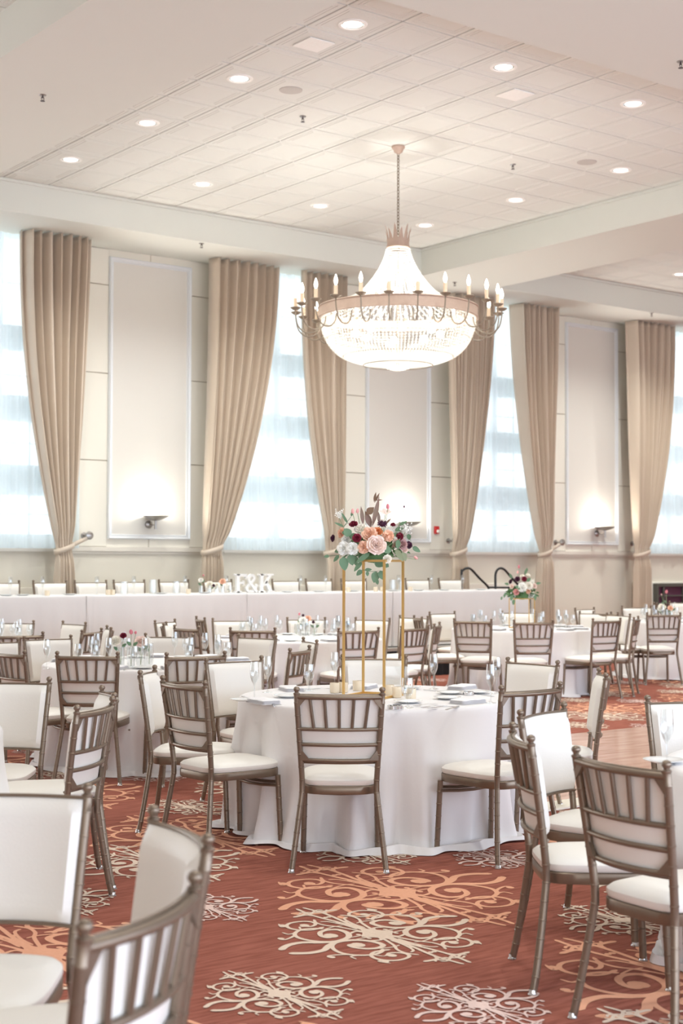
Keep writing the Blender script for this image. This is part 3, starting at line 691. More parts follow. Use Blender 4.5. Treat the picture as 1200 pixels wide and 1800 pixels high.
# ================================================================== CHAIRS
def post_x(z): 
    return lerp(.240, .187, z/.42) if z < .42 else lerp(.187, .217, min(1, (z-.42)/.46))
def post_y(z):
    if z < .42: return lerp(-.268, -.205, (z/.42)**.8)
    t = min(1, (z-.42)/.48); return lerp(-.205, -.268, t**1.15)
def ringed(mb, fn, z0, z1, r, step=.066, n=12):
    zs = []; z = z0
    marks = []; q = z0+step*.8
    while q < z1-.02: marks.append(q); q += step
    pts = []; rs = []
    allz = [(z0, r)]
    for i in range(1, 16): allz.append((lerp(z0, z1, i/16), r))
    for m_ in marks: allz += [(m_-.0035, r), (m_-.002, r*1.10), (m_+.002, r*1.10), (m_+.0035, r)]
    allz.append((z1, r)); allz.sort()
    last = -9
    for z, rr in allz:
        if z-last < .0008: continue
        last = z; pts.append(fn(z)); rs.append(rr)
    mb.tube(pts, rs, n)
def make_chair():
    c = empty('chiavari_chair')
    # seat outline (half width depends on depth), front is +y
    def outline(k, grow=0, n=44):
        a = 2*PI*k/n; e = .42
        ca, sa = math.cos(a), math.sin(a)
        x = math.copysign(abs(ca)**e, ca); y = math.copysign(abs(sa)**(e if sa < 0 else .62), sa)
        hw = lerp(.182, .212, (y+1)/2)+grow
        return (x*hw, .030+y*(.240+grow))
    n = 44
    mb = MB(); vs = []; prof = [(-.012, .426), (-.002, .430), (.004, .442), (.003, .456), (-.010, .468), (-.04, .478), (-.09, .486), (-.15, .490)]
    for g_, z in prof:
        for k in range(n):
            x, y = outline(k, g_, n); vs.append((x, y, z))
    fs = [(i*n+k, i*n+(k+1) % n, (i+1)*n+(k+1) % n, (i+1)*n+k) for i in range(len(prof)-1) for k in range(n)]
    fs.append(tuple((len(prof)-1)*n+k for k in range(n))); fs.append(tuple(range(n-1, -1, -1)))
    mb.add(vs, fs); mb.build('seat', M['vinyl'], c)
    mb = MB(); vs = []; prof = [(-.012, .386), (.002, .386), (.004, .390), (.004, .424), (.001, .428), (-.012, .428)]
    for g_, z in prof:
        for k in range(n):
            x, y = outline(k, g_, n); vs.append((x, y, z))
    fs = [(i*n+k, i*n+(k+1) % n, (i+1)*n+(k+1) % n, (i+1)*n+k) for i in range(len(prof)-1) for k in range(n)]
    fs.append(tuple(range(n-1, -1, -1)))
    mb.add(vs, fs); mb.build('seat_frame', M['frame'], c)
    for s in (-1, 1):
        mb = MB(); ringed(mb, lambda z: (s*post_x(z), post_y(z), z), .012, .900, .0145)
        mb.lathe([(.0145, .896), (.0165, .900), (.0165, .905), (.010, .909), (.010, .913), (.0155, .920), (.0165, .927), (.013, .934), (.006, .938), (.001, .939)], 14, Matrix.Translation((s*post_x(.9), post_y(.9), 0)))
        # gusset plates
        yb = post_y(.86)-.004; x = s*post_x(.86)
        mb.add([(x, yb-.010, .885), (x-s*.052, yb-.016, .885), (x-s*.0, yb-.008, .822), (x, yb+.008, .885), (x-s*.052, yb+.002, .885), (x-s*.0, yb+.010, .822)], [(0, 1, 2), (5, 4, 3), (0, 3, 4, 1), (1, 4, 5, 2), (2, 5, 3, 0)])
        yb = post_y(.59)-.004; x = s*post_x(.59)
        mb.add([(x, yb-.010, .563), (x-s*.050, yb-.022, .563), (x, yb-.010, .622), (x, yb+.008, .563), (x-s*.050, yb-.004, .563), (x, yb+.008, .622)], [(0, 1, 2), (5, 4, 3), (0, 3, 4, 1), (1, 4, 5, 2), (2, 5, 3, 0)])
        p = mb.build('back_post', M['frame'], c)
        MB().lathe([(.001, 0), (.017, 0), (.018, .004), (.014, .010), (.014, .018), (.012, .022)], 12, Matrix.Translation((s*post_x(.0), post_y(.0), 0))).build('foot_cap', M['cap'], p)
        mb = MB(); ringed(mb, lambda z: (s*lerp(.202, .192, z/.4), lerp(.246, .228, z/.4), z), .012, .390, .0150)
        p = mb.build('leg', M['frame'], c)
        MB().lathe([(.001, 0), (.018, 0), (.019, .004), (.015, .010), (.015, .018), (.012, .022)], 12, Matrix.Translation((s*.202, .246, 0))).build('foot_cap', M['cap'], p)
    def bowed(z, r, bow, hw=None, n=12):
        x = hw or post_x(z); y = post_y(z)
        return [(x*t, y-bow*(1-t*t), z) for t in [-1+2*i/n for i in range(n+1)]]
    MB().tube(bowed(.886, .013, .040), .0125, 12).build('top_rail', M['frame'], c)
    for z in (.722, .643, .563):
        MB().tube(bowed(z, .01, .036), .0095, 10).build('rail', M['frame'], c)
    for k in range(-2, 3):
        xt, xb_ = k*.0745, k*.0645
        yt = post_y(.886)-.040*(1-(xt/.217)**2); yb = post_y(.722)-.036*(1-(xb_/.205)**2)
        MB().tube([(xt, yt, .88), (lerp(xt, xb_, .5), (yt+yb)/2, .80), (xb_, yb, .724)], .0083, 8).build('spindle', M['frame'], c)
    # upholstered back panel following the bow, in front of the rails
    def panel():
        mb = MB(); nu, nv = 18, 14; vs = []; fs = []
        for side in (0, 1):
            for j in range(nv+1):
                for i in range(nu+1):
                    u = -1+2*i/nu; v = j/nv; z = lerp(.552, .892, v)
                    hw = post_x(z)-.010; yy = post_y(z)-.036*(1-u*u)+.010
                    ed = min(1, (1-abs(u))*9)*min(1, v*9, (1-v)*9); ed = max(0, ed)**.5
                    th = .030*ed if side else 0
                    cr = .012*(1-ed)
                    vs.append((u*hw, yy+(.004+th if side else 0), z))
        N = (nu+1)*(nv+1)
        for j in range(nv):
            for i in range(nu):
                a = j*(nu+1)+i; fs.append((a, a+1, a+nu+2, a+nu+1)); fs.append((N+a, N+a+nu+1, N+a+nu+2, N+a+1))
        for i in range(nu):
            fs.append((i, N+i, N+i+1, i+1)); a = nv*(nu+1)+i; fs.append((a, a+1, N+a+1, N+a))
        for j in range(nv):
            a = j*(nu+1); fs.append((a, a+nu+1, N+a+nu+1, N+a)); a += nu; fs.append((a, N+a, N+a+nu+1, a+nu+1))
        return mb.add(vs, fs)
    panel().build('backrest', M['vinyl'], c)
    mb = MB(); q = [(x, y+.018, z) for x, y, z in bowed(.548, .005, .036, post_x(.548)-.004)]
    mb.tube(q, .006, 8)
    mb.build('panel_edging', M['frame'], c); mb = MB()
    q = [(x, y+.012, z) for x, y, z in bowed(.897, .005, .036, post_x(.897)-.004)]
    mb.tube(q, .0055, 8)
    mb.build('panel_edging', M['frame'], c)
    for z, yy in ((.352, .0), (.335, -.018)):
        MB().tube([(-.196, .235+yy, z), (-.1, .200+yy, z-.004), (0, .188+yy, z-.005), (.1, .200+yy, z-.004), (.196, .235+yy, z)], .0085, 8).build('stretcher', M['frame'], c)
    return c
proto = make_chair()
CH = [('T0', 'F', 6.49, 14.45, 229), ('T0', 'A', 5.63, 12.44, 82), ('T2', 'F', 4.98, 10.97, 277), ('T2', 'A', 4.72, 9.88, 5), ('T6', 'F', 3.22, 7.29, 230), ('T0', 'F', 6.8, 14.0, 186), ('T0', 'A', 6.26, 12.6, 128), ('T0', 'F', 6.57, 12.89, 157), ('T2', 'F', 5.54, 11.22, 270), ('T2', 'A', 4.96, 9.48, 48), ('T6', 'F', 3.21, 6.59, 160), ('T6', 'A', 2.95, 6.19, 131), ('T7', 'F', 1.61, 3.71, 230), ('T7', 'F', 1.6, 3.18, 167), ('T7', 'A', 1.25, 2.69, 122), ('T2', 'F', 6.39, 11.05, 223), ('T1', 'F', 4.55, 7.49, 319), ('T1', 'A', 4.39, 6.88, 1), ('T2', 'A', 5.45, 9.1, 79), ('T1', 'F', 5.32, 7.96, 269), ('T3', 'F', 7.95, 13.12, 326), ('T3', 'F', 8.26, 13.72, 300), ('T3', 'A', 7.8, 12.52, 3), ('T4', 'A', 9.12, 14.33, 341), ('T3', 'F', 8.81, 13.65, 238), ('T3', 'A', 8.03, 12.02, 50), ('T2', 'F', 6.86, 10.57, 194), ('T2', 'F', 6.86, 9.93, 159), ('T2', 'A', 6.21, 9.15, 125), ('T3', 'F', 9.69, 13.47, 235), ('T3', 'F', 10.16, 13.05, 205), ('T3', 'A', 8.76, 11.5, 79), ('T1', 'F', 6.1, 7.69, 233), ('T3', 'A', 9.41, 11.55, 102), ('T4', 'A', 11.38, 13.11, 332), ('T3', 'F', 10.95, 13.35, 190), ('T3', 'A', 9.9, 11.86, 132), ('T4', 'F', 12.47, 14.05, 271), ('T4', 'A', 11.39, 12.44, 32), ('T4', 'F', 13.31, 13.78, 226), ('T4', 'A', 11.65, 11.89, 56), ('T4', 'F', 13.9, 13.12, 201), ('T8', 'F', 15.34, 14.24, 276), ('T8', 'A', 14.49, 13.1, 359), ('T4', 'A', 12.56, 11.81, 87), ('T4', 'F', 13.63, 12.62, 173), ('T4', 'A', 13.07, 11.92, 125), ('T8', 'A', 14.77, 12.7, 57), ('T8', 'F', 16.41, 14.42, 236), ('T8', 'A', 18.32, 15.45, 317), ('T8', 'F', 19.0, 15.8, 220), ('T1', 'F', 6.55, 6.91, 184), ('T1', 'A', 5.42, 5.79, 91), ('T1', 'F', 6.23, 6.13, 138), ('T5', 'A', 4.14, 3.89, 325), ('T5', 'F', 4.71, 4.38, 289), ('T5', 'A', 3.95, 3.31, 355), ('T5', 'F', 5.44, 4.36, 239), ('T1', 'A', 4.63, 6.13, 52), ('H', 'F', 7.06, 16.21, 268), ('H', 'F', 7.68, 16.2, 268), ('H', 'F', 8.67, 16.45, 268), ('H', 'F', 9.36, 16.71, 268), ('H', 'F', 10.19, 17.01, 268), ('H', 'F', 10.84, 16.93, 268), ('H', 'F', 11.51, 16.22, 268), ('H', 'F', 12.08, 16.25, 268), ('H', 'F', 12.75, 16.32, 268), ('H', 'F', 14.47, 17.01, 268), ('H', 'F', 15.16, 16.99, 268)]
HX = [7.40, 8.03, 8.59, 9.14, 9.80, 10.48, 11.59, 12.16, 12.78, 13.97, 14.62]
CH = [c for c in CH if c[0] != 'H']+[('H', 'F', x, HY+.76, 268) for x in HX]
ORD = ['', 'leftmost', 'second from the left', 'third from the left', 'fourth from the left', 'fifth from the left', 'sixth from the left', 'seventh from the left', 'eighth from the left', 'ninth from the left', 'tenth from the left', 'eleventh from the left', 'twelfth from the left', 'thirteenth from the left', 'fourteenth from the left', 'fifteenth from the left', 'sixteenth from the left', 'seventeenth from the left', 'eighteenth from the left']
def rank_labels(items, fmt):
    # items: objects standing around one table; ordered by where they appear from left to right
    bpy.context.view_layer.update()
    its = sorted(items, key=lambda o: pix(o.location)[0])
    n = len(its)
    for i, o in enumerate(its):
        w_ = 'only one' if n == 1 else (ORD[i+1] if i < n-1 else 'rightmost')
        o['label'] = fmt(o, w_)
TN = {k: v[3].replace('the ', '', 1) for k, v in TB.items()}
SH = {'T1': 'centre table', 'T2': 'left table with bud vases', 'T3': 'table behind the gold stand', 'T0': 'far left table', 'T4': 'far bouquet table', 'T8': 'far right table', 'T6': 'left edge table', 'T5': 'front right table', 'T7': 'front left corner', 'H': 'head table'}
ORD = [o.replace(' from the left', ' from left') for o in ORD]
seatpos = {k: [] for k in SH}
groups = {}
for i, (t, vis, x, y, f) in enumerate(CH):
    o = proto if i == 0 else copy_tree(proto)
    o.location = (x, y, ST if t == 'H' else 0); o.rotation_euler = (0, 0, math.radians(f-90))
    tag(o, 'x', 'chair', 'chairs at the '+SH[t] if t != 'T7' else 'chairs in the front left corner')
    o['_v'] = vis; groups.setdefault((t, vis), []).append(o); seatpos[t].append((x, y, f))
for (t, vis), its in groups.items():
    at_ = ('in the ' if t == 'T7' else 'at the ')+SH[t]
    if t == 'H': rank_labels(its, lambda o, w_: 'bronze banquet chair behind the head table, '+w_+' in that row')
    elif vis == 'F': rank_labels(its, lambda o, w_: w_+' front-facing chair '+at_)
    else: rank_labels(its, lambda o, w_: w_+' chair with spindled back to us, '+at_)
for its in groups.values():
    for o in its: del o['_v']

# ================================================================== TABLE SETTINGS
def mk_flute():
    o = MB().lathe([(.001, .0), (.032, .0), (.033, .002), (.012, .006), (.0045, .014), (.004, .075), (.006, .088), (.016, .105), (.025, .132), (.027, .160), (.025, .190), (.0225, .222), (.0215, .222), (.0240, .190), (.0258, .160), (.0238, .133), (.015, .108), (.001, .094)], 20).build('champagne_flute', M['glass']); return o
def mk_goblet():
    o = MB().lathe([(.001, .0), (.034, .0), (.035, .002), (.014, .006), (.006, .014), (.006, .045), (.014, .055), (.029, .078), (.034, .105), (.032, .135), (.030, .165), (.029, .165), (.0308, .135), (.0327, .105), (.028, .080), (.001, .060)], 20).build('water_goblet', M['glass']); return o
def mk_plate():
    return MB().lathe([(.001, .003), (.045, .003), (.055, .006), (.082, .014), (.084, .016), (.080, .017), (.054, .010), (.044, .007), (.001, .007)], 32).build('bread_plate', M['china'])
def mk_napkin():
    mb = MB()
    for k in range(4):
        z0 = .001+k*.0065; w_ = .105-.002*k; d_ = .062-.0015*k
        def fn(u, v, z0=z0, w_=w_, d_=d_): 
            x = (-1+2*u)*w_; y = (-1+2*v)*d_; e = min(1, (1-abs(-1+2*u))*12, (1-abs(-1+2*v))*8)
            return (x, y, z0+.006*max(0, e)**.5+.0012*math.sin(x*60+k))
        mb.grid(fn, 16, 12)
    return mb.build('folded_napkin', M['napkin'])
def mk_fork():
    mb = MB(); vs = []
    prof = [(-.10, .006), (-.07, .0055), (-.02, .003), (.03, .003), (.045, .010), (.06, .0115)]
    for y, w_ in prof: vs += [(-w_, y, .003+.004*math.cos(y*25)), (w_, y, .003+.004*math.cos(y*25)), (w_, y, .005+.004*math.cos(y*25)), (-w_, y, .005+.004*math.cos(y*25))]
    n = len(prof)
    fs = [(i*4+q, i*4+(q+1) % 4, (i+1)*4+(q+1) % 4, (i+1)*4+q) for i in range(n-1) for q in range(4)]
    mb.add(vs, fs)
    for k in range(4): x = -.009+k*.006; mb.box(x-.0013, x+.0013, .06, .10, .0035, .0055)
    return mb.build('fork', M['silver'])
def mk_knife():
    mb = MB().prism([(-.006, -.11), (.006, -.11), (.004, -.01), (.009, .0), (.010, .09), (.003, .115), (-.004, .10), (-.005, 0), (-.004, -.01)], .001, .004); return mb.build('table_knife', M['silver'])
def mk_votive():
    return MB().lathe([(.001, 0), (.026, 0), (.030, .006), (.030, .062), (.028, .062), (.028, .010), (.001, .008)], 20).build('votive_candle_holder', M['votive'])
def mk_bracelet():
    return MB().lathe([(.030, .0), (.034, .002), (.034, .020), (.030, .022), (.030, 0)], 24).build('napkin_ring', M['silver'])
PR = {}
CATS = {'champagne_flute': 'glass', 'water_goblet': 'glass', 'bread_plate': 'plate', 'folded_napkin': 'napkin', 'fork': 'fork', 'table_knife': 'knife', 'votive_candle_holder': 'candle holder', 'napkin_ring': 'napkin ring'}
placed = {}
def place(mk, tkey, x, y, z, rz=0):
    if mk not in PR:
        PR[mk] = mk(); o = PR[mk]
    else:
        o = PR[mk].copy(); C.objects.link(o)
    o.location = (x, y, z); o.rotation_euler = (0, 0, rz)
    kd = o.name.split('.')[0]; placed.setdefault((kd, tkey), []).append(o); return o
def vis(x, y, z=.8):
    a, b = pix((x, y, z)); return -15 < a < 1215
# centre table, read off the photo
Z1 = TT+.001
def p1(px, py, z=Z1): v = onz(px, py, z); return v.x, v.y
for px, py in ((447, 1230), (470, 1217), (588, 1207), (762, 1211), (862, 1236), (873, 1219)): place(mk_flute, 'T1', *p1(px, py), Z1)
for px, py in ((543, 1214), (716, 1244)): place(mk_goblet, 'T1', *p1(px, py), Z1)
for px, py in ((791, 1220), (786, 1229), (717, 1236), (716, 1211), (838, 1219), (430, 1233), (505, 1226)): place(mk_plate, 'T1', *p1(px, py), Z1)
for px, py, r in ((812, 1211, 20), (640, 1210, 30), (822, 1236, 5), (463, 1236, 85), (512, 1214, 70)): place(mk_napkin, 'T1', *p1(px, py), Z1, math.radians(r))
for px, py, r in ((748, 1240, 100), (763, 1243, 95), (776, 1244, 92), (704, 1212, 15), (560, 1212, 60), (575, 1212, 55)): place(mk_fork, 'T1', *p1(px, py), Z1, math.radians(r))
for px, py, r in ((432, 1227, -20), (480, 1240, -30), (850, 1222, -10), (795, 1245, -60), (768, 1215, 10)): place(mk_knife, 'T1', *p1(px, py), Z1, math.radians(r))
for px, py in ((588, 1218), (603, 1217), (684, 1222), (722, 1229), (628, 1214), (697, 1226)): place(mk_votive, 'T1', *p1(px, py), Z1)
for px, py in ((691, 1247), (697, 1246), (823, 1222)): place(mk_bracelet, 'T1', *p1(px, py), Z1)
for t, (tx, ty, R, ds) in TB.items():
    if t == 'T1': continue
    seats = seatpos[t]
    for (x, y, f) in seats:
        a = math.atan2(y-ty, x-tx)
        def at(r, da): return tx+r*math.cos(a+da), ty+r*math.sin(a+da)
        for mk, r, da, rz in ((mk_flute, R-.32, -.30, 0), (mk_goblet, R-.24, -.42, 0), (mk_napkin, R-.13, 0, a), (mk_plate, R-.20, .27, 0), (mk_fork, R-.14, .13, a+PI/2), (mk_knife, R-.14, -.13, a+PI/2)):
            q = at(r, da)
            if not vis(*q): continue
            if mk in (mk_fork, mk_knife) and (q[0]*FW.x+q[1]*FW.y) > 12: continue
            place(mk, t, q[0], q[1], Z1, rz)
# glasses that stand out elsewhere in the photo
for px, py in ((82, 1176),): q = onz(px, py, Z1); place(mk_flute, 'T2', q.x, q.y, Z1)
q = onz(1172, 1345, Z1); place(mk_flute, 'T5', q.x, q.y, Z1)
q = onz(1152, 1343, Z1); place(mk_plate, 'T5', q.x+.05, q.y, Z1)
# head table glasses and plates
ZH = ST+TT+.001
for px in (18, 75, 170, 235, 325, 398, 528, 572, 700, 758, 813): q = onY(px, 1040, HY+.25); place(mk_flute, 'H', q.x, q.y, ZH)
for px in (10, 40, 122, 283, 360, 505, 560, 620, 690, 735, 780, 845): q = onY(px, 1043, HY+.22); place(mk_plate, 'H', q.x, q.y, ZH)
for px in (83, 190, 198, 331, 612, 660, 672, 721): q = onY(px, 1043, HY+.12); place(mk_votive, 'H', q.x, q.y, ZH)
KN = {'champagne_flute': 'clear champagne flute', 'water_goblet': 'clear water goblet', 'bread_plate': 'small white bread plate', 'folded_napkin': 'folded white napkin', 'fork': 'silver fork', 'table_knife': 'silver knife', 'votive_candle_holder': 'gold tinted votive holder', 'napkin_ring': 'silver napkin ring'}
for (kd, t), its in placed.items():
    for o in its: o['category'] = CATS[kd]; o['group'] = KN[kd]+'s on the '+SH[t]
    rank_labels(its, lambda o, w_: w_+' '+KN[kd]+' on the '+SH[t])
# hurricane cylinders on the head table
def cyl(x, y, z, r, h, label, name='glass_cylinder_vase', grp='glass cylinders on the head table'):
    o = MB().lathe([(.001, 0), (r, 0), (r, h), (r-.003, h), (r-.003, .008), (.001, .008)], 24).build(name, M['glass']); o.location = (x, y, z); return tag(o, label, 'vase', grp)
for i, (px, w_) in enumerate(((218, 'left of the tall one'), (269, 'tallest, standing clear of the chairs'), (310, 'left of the flowers'), (690, 'behind the gold stand'), (706, 'just right of the gold stand'))):
    q = onY(px, 1040, HY+.34); cyl(q.x, q.y, ZH, .048 if i != 1 else .05, .155 if i != 1 else .175, 'clear glass cylinder on the head table, '+w_)
# acrylic table number on the centre table
q = onz(697, 1219, Z1)
ac = empty('acrylic_sign', (q.x, q.y, Z1), math.radians(-38)); tag(ac, 'small clear acrylic table sign among the votives on the centre table', 'sign')
MB().box(-.075, .075, -.002, .002, .0, .165).build('acrylic_sheet', M['acrylic'], ac, smooth=False)
MB().box(-.05, .05, -.014, .014, 0, .014).build('sign_base', M['white'], ac, smooth=False, bevel=.003)

# ---- white marquee letters F & K on the head table
def letter(polys, px, name, label, zh=.245):
    q = onY(px, 1040, HY+.30); mb = MB()
    Rm = Matrix.Rotation(PI/2, 4, 'X')
    for p in polys: mb.prism([(a*zh, b*zh) for a, b in p], -.022, .022, Rm)
    o = mb.build(name, M['letter'], smooth=False, bevel=.003); o.location = (q.x, q.y, ZH); return tag(o, label, 'letter', 'white letters on the head table')
Fp = [[(.12, .0), (.32, 0), (.32, 1), (.12, 1)], [(0, 0), (.46, 0), (.46, .09), (0, .09)], [(0, .91), (.78, .91), (.78, 1), (0, 1)], [(.68, .74), (.78, .74), (.78, .95), (.68, .95)], [(.3, .86), (.72, .86), (.72, .93), (.3, .93)], [(.3, .47), (.58, .47), (.58, .58), (.3, .58)], [(.54, .40), (.62, .40), (.62, .65), (.54, .65)]]
Fp = [[(a-.39, b) for a, b in p] for p in Fp]
Kp = [[(.12, 0), (.32, 0), (.32, 1), (.12, 1)], [(0, 0), (.44, 0), (.44, .09), (0, .09)], [(0, .91), (.44, .91), (.44, 1), (0, 1)], [(.55, .91), (.98, .91), (.98, 1), (.55, 1)], [(.58, 0), (1.04, 0), (1.04, .09), (.58, .09)], [(.30, .36), (.44, .36), (.86, .93), (.66, .93)], [(.40, .56), (.54, .66), (.95, .05), (.70, .05)]]
Kp = [[(a-.52, b) for a, b in p] for p in Kp]
letter(Fp, 422, 'letter_f', 'white slab letter F standing on the head table')
letter(Kp, 467, 'letter_k', 'white slab letter K standing on the head table')
# the ampersand is a bent flat band
q = onY(443, 1040, HY+.30); pts = [(.30, .0), (-.12, .50), (-.26, .78), (-.13, .96), (.04, .96), (.14, .80), (.02, .62), (-.20, .44), (-.36, .24), (-.28, .06), (-.08, .0), (.14, .08), (.30, .28), (.36, .46)]
sp = spline([(a*.245*.92, b*.22+.012) for a, b in pts], 5); mb = MB(); vs = []
for i, p in enumerate(sp):
    a = sp[max(i-1, 0)]; b = sp[min(i+1, len(sp)-1)]; t = (b-a).normalized(); nn = Vector((-t.y, t.x, 0))*.017
    for s_, d_ in ((1, -.02), (-1, -.02), (-1, .02), (1, .02)): r = p+nn*s_; vs.append((r.x, d_+.0004*i, max(.001, r.y)))
mb.add(vs, [(i*4+k, i*4+(k+1) % 4, (i+1)*4+(k+1) % 4, (i+1)*4+k) for i in range(len(sp)-1) for k in range(4)]+[(3, 2, 1, 0), tuple(len(vs)-4+k for k in range(4))])
o = mb.build('letter_ampersand', M['letter']); o.location = (q.x, q.y, ZH); tag(o, 'white ampersand standing between the letters F and K', 'letter', 'white letters on the head table')

# ================================================================== FLOWERS
def rose_mesh(open_=1.0, seed=0):
    rnd = random.Random(seed); mb = MB()
    layers = [(6, 1.0, 62, .30), (5, .84, 44, .42), (5, .66, 27, .52), (4, .46, 14, .60), (3, .28, 5, .66)]
    for li, (n, R, tilt, zc) in enumerate(layers):
        for k in range(n):
            a0 = 2*PI*(k+.5*(li % 2))/n+rnd.uniform(-.12, .12); wd_ = 2*PI/n*.72; tl = math.radians(tilt*open_)
            def pt(u, v, a0=a0, wd_=wd_, R=R, tl=tl, li=li):
                an = a0+(u-.5)*2*wd_*(.45+.55*math.sin(PI*min(1, v*.9+.1)))
                # cup profile: rises and leans outward
                rr = R*(math.sin(v*PI*.5)**.8)*(.55+.45*math.sin(tl)) + .10*R*v*v*math.sin(tl)
                z = -.45+(.95*v)*(math.cos(tl)*.75+.30)+.10*li
                z -= .16*(2*u-1)**2*v; rr += .05*(2*u-1)**2*v
                if v > .85: rr += .07*R*(v-.85)/.15; z -= .05*(v-.85)/.15
                return (rr*math.cos(an), rr*math.sin(an), z)
            mb.grid(pt, 6, 6)
    mb.ball((0, 0, .18), .16, 8, 6, 1.6)
    return mb
_cache = {}
def flower(kind, col, parent, loc, r, direction, name='rose'):
    key = (kind, col)
    if key not in _cache:
        if kind == 'rose': mb = rose_mesh(1.0, hash(col) % 97 if 0 else len(_cache))
        elif kind == 'bud': mb = MB().lathe([(.001, -1), (.45, -.85), (.62, -.3), (.55, .4), (.25, .95), (.001, 1.05)], 10)
        elif kind == 'ruffle':
            mb = MB(); rnd = random.Random(4)
            for k in range(70):
                th = math.acos(1-1.3*rnd.random()); ph = rnd.uniform(0, 6.28); d = Vector((math.sin(th)*math.cos(ph), math.sin(th)*math.sin(ph), math.cos(th))); a = d.orthogonal().normalized(); b = d.cross(a)
                q = rnd.uniform(0, 6.28); a2 = a*math.cos(q)+b*math.sin(q); b2 = d.cross(a2)
                c0 = d*.45; mb.add([c0, c0+a2*.30+d*.45, c0+d*.58+b2*.08, c0-a2*.30+d*.45], [(0, 1, 2, 3)])
            mb.ball((0, 0, 0), .62, 8, 6)
        elif kind == 'spiky':
            mb = MB(); rnd = random.Random(6)
            for k in range(90):
                th = math.acos(1-1.5*rnd.random()); ph = rnd.uniform(0, 6.28); d = Vector((math.sin(th)*math.cos(ph), math.sin(th)*math.sin(ph), math.cos(th))); a = d.orthogonal().normalized()*.09
                mb.add([d*.4+a, d*.4-a, d*1.0], [(0, 1, 2)])
            mb.ball((0, 0, 0), .5, 8, 6)
        elif kind == 'flat':
            mb = MB()
            for k in range(7):
                a0 = 2*PI*k/7
                mb.grid(lambda u, v, a0=a0, k=k: ((.08+v*.95)*math.cos(a0+(u-.5)*1.15*math.sin(PI*(.15+.7*v))), (.08+v*.95)*math.sin(a0+(u-.5)*1.15*math.sin(PI*(.15+.7*v))), .25*v*v-.02*(k % 2)-.1*(2*u-1)**2*v), 5, 5)
            mb.ball((0, 0, .06), .2, 8, 5)
        elif kind == 'filler':
            mb = MB(); rnd = random.Random(8)
            for k in range(42):
                c_ = Vector((rnd.gauss(0, .42), rnd.gauss(0, .42), rnd.gauss(0, .32))); mb.ball(c_, .11, 5, 4)
                mb.tube([(0, 0, -.9), tuple(c_)], .012, 3)
        _cache[key] = mb.build(name, M[col]); o = _cache[key]
    else:
        o = _cache[key].copy(); C.objects.link(o)
    o.name = name
    o.parent = parent; d = Vector(direction).normalized()
    o.rotation_mode = 'QUATERNION'; o.rotation_quaternion = d.to_track_quat('Z', 'Y'); o.location = loc; o.scale = (r, r, r)
    return o
def leaf_pts(mb, base, dirv, nrm, L, W, fold=.15, round_=True):
    d = Vector(dirv).normalized(); nrm = Vector(nrm); s = d.cross(nrm).normalized(); u_ = s.cross(d)
    n = 7; vs = []
    for i in range(n+1):
        t = i/n; w_ = W*(math.sin(PI*min(1, t**(.75 if round_ else .9)))**(.7 if round_ else 1.1)); c_ = Vector(base)+d*L*t-u_*L*.12*t*t
        vs += [c_-s*w_+u_*fold*w_, c_, c_+s*w_+u_*fold*w_]
    mb.add(vs, [(3*i+k, 3*i+k+1, 3*i+k+4, 3*i+k+3) for i in range(n) for k in (0, 1)])
def bouquet(parent, s, items, leaves, seed, foliage_r=(.17, .09), foliage_n=150, clusters=None):
    """s: size factor. items in a local frame: x to the viewer's right, y away, z up"""
    rnd = random.Random(seed)
    mb = MB()
    for k in range(foliage_n):
        ph = rnd.uniform(0, 6.28); th = math.acos(rnd.uniform(-.45, .9)); d = Vector((math.sin(th)*math.cos(ph), math.sin(th)*math.sin(ph), math.cos(th)*.7))
        b = Vector((d.x*foliage_r[0]*rnd.uniform(.5, 1), d.y*foliage_r[0]*rnd.uniform(.3, .62), .05+d.z*foliage_r[1]))*s
        leaf_pts(mb, b, d+Vector((rnd.gauss(0, .4), rnd.gauss(0, .4), rnd.gauss(0, .4))), (rnd.gauss(0, 1), rnd.gauss(0, 1), rnd.gauss(0, 1)+.8), rnd.uniform(.03, .055)*s, rnd.uniform(.008, .016)*s)
    mb.build('foliage', M['leaf2'], parent)
    mb = MB().ball((0, 0, .035*s), .085*s, 14, 8, .7); mb.build('moss_base', M['leaf2'], parent)
    for kind, col, x, y, z, r, d, nm in items:
        flower(kind, col, parent, (x*s, y*s, z*s), r*s, d, nm)
        if kind in ('bud', 'flat', 'spiky', 'filler'):
            MB().tube([(x*.35*s, y*.35*s, .02*s), (x*.8*s, y*.8*s, z*.6*s), (x*s, y*s, (z-.01)*s)], .0022*s, 5).build('stem', M['stem'], parent)
    for key, pts in leaves:
        mb = MB()
        for (x, y, z, dx, dz, L, W) in pts: leaf_pts(mb, (x*s, y*s, z*s), (dx, -.15, dz), (rnd.uniform(-.3, .3), -1, rnd.uniform(.1, .5)), L*s, W*s, round_=(key != 'mauve'))
        if len(pts) > 1: mb.tube([(p[0]*s, (p[1]+.001)*s, p[2]*s) for p in pts], .0015*s, 4)
        mb.build('leaf_sprig', M[key], parent)
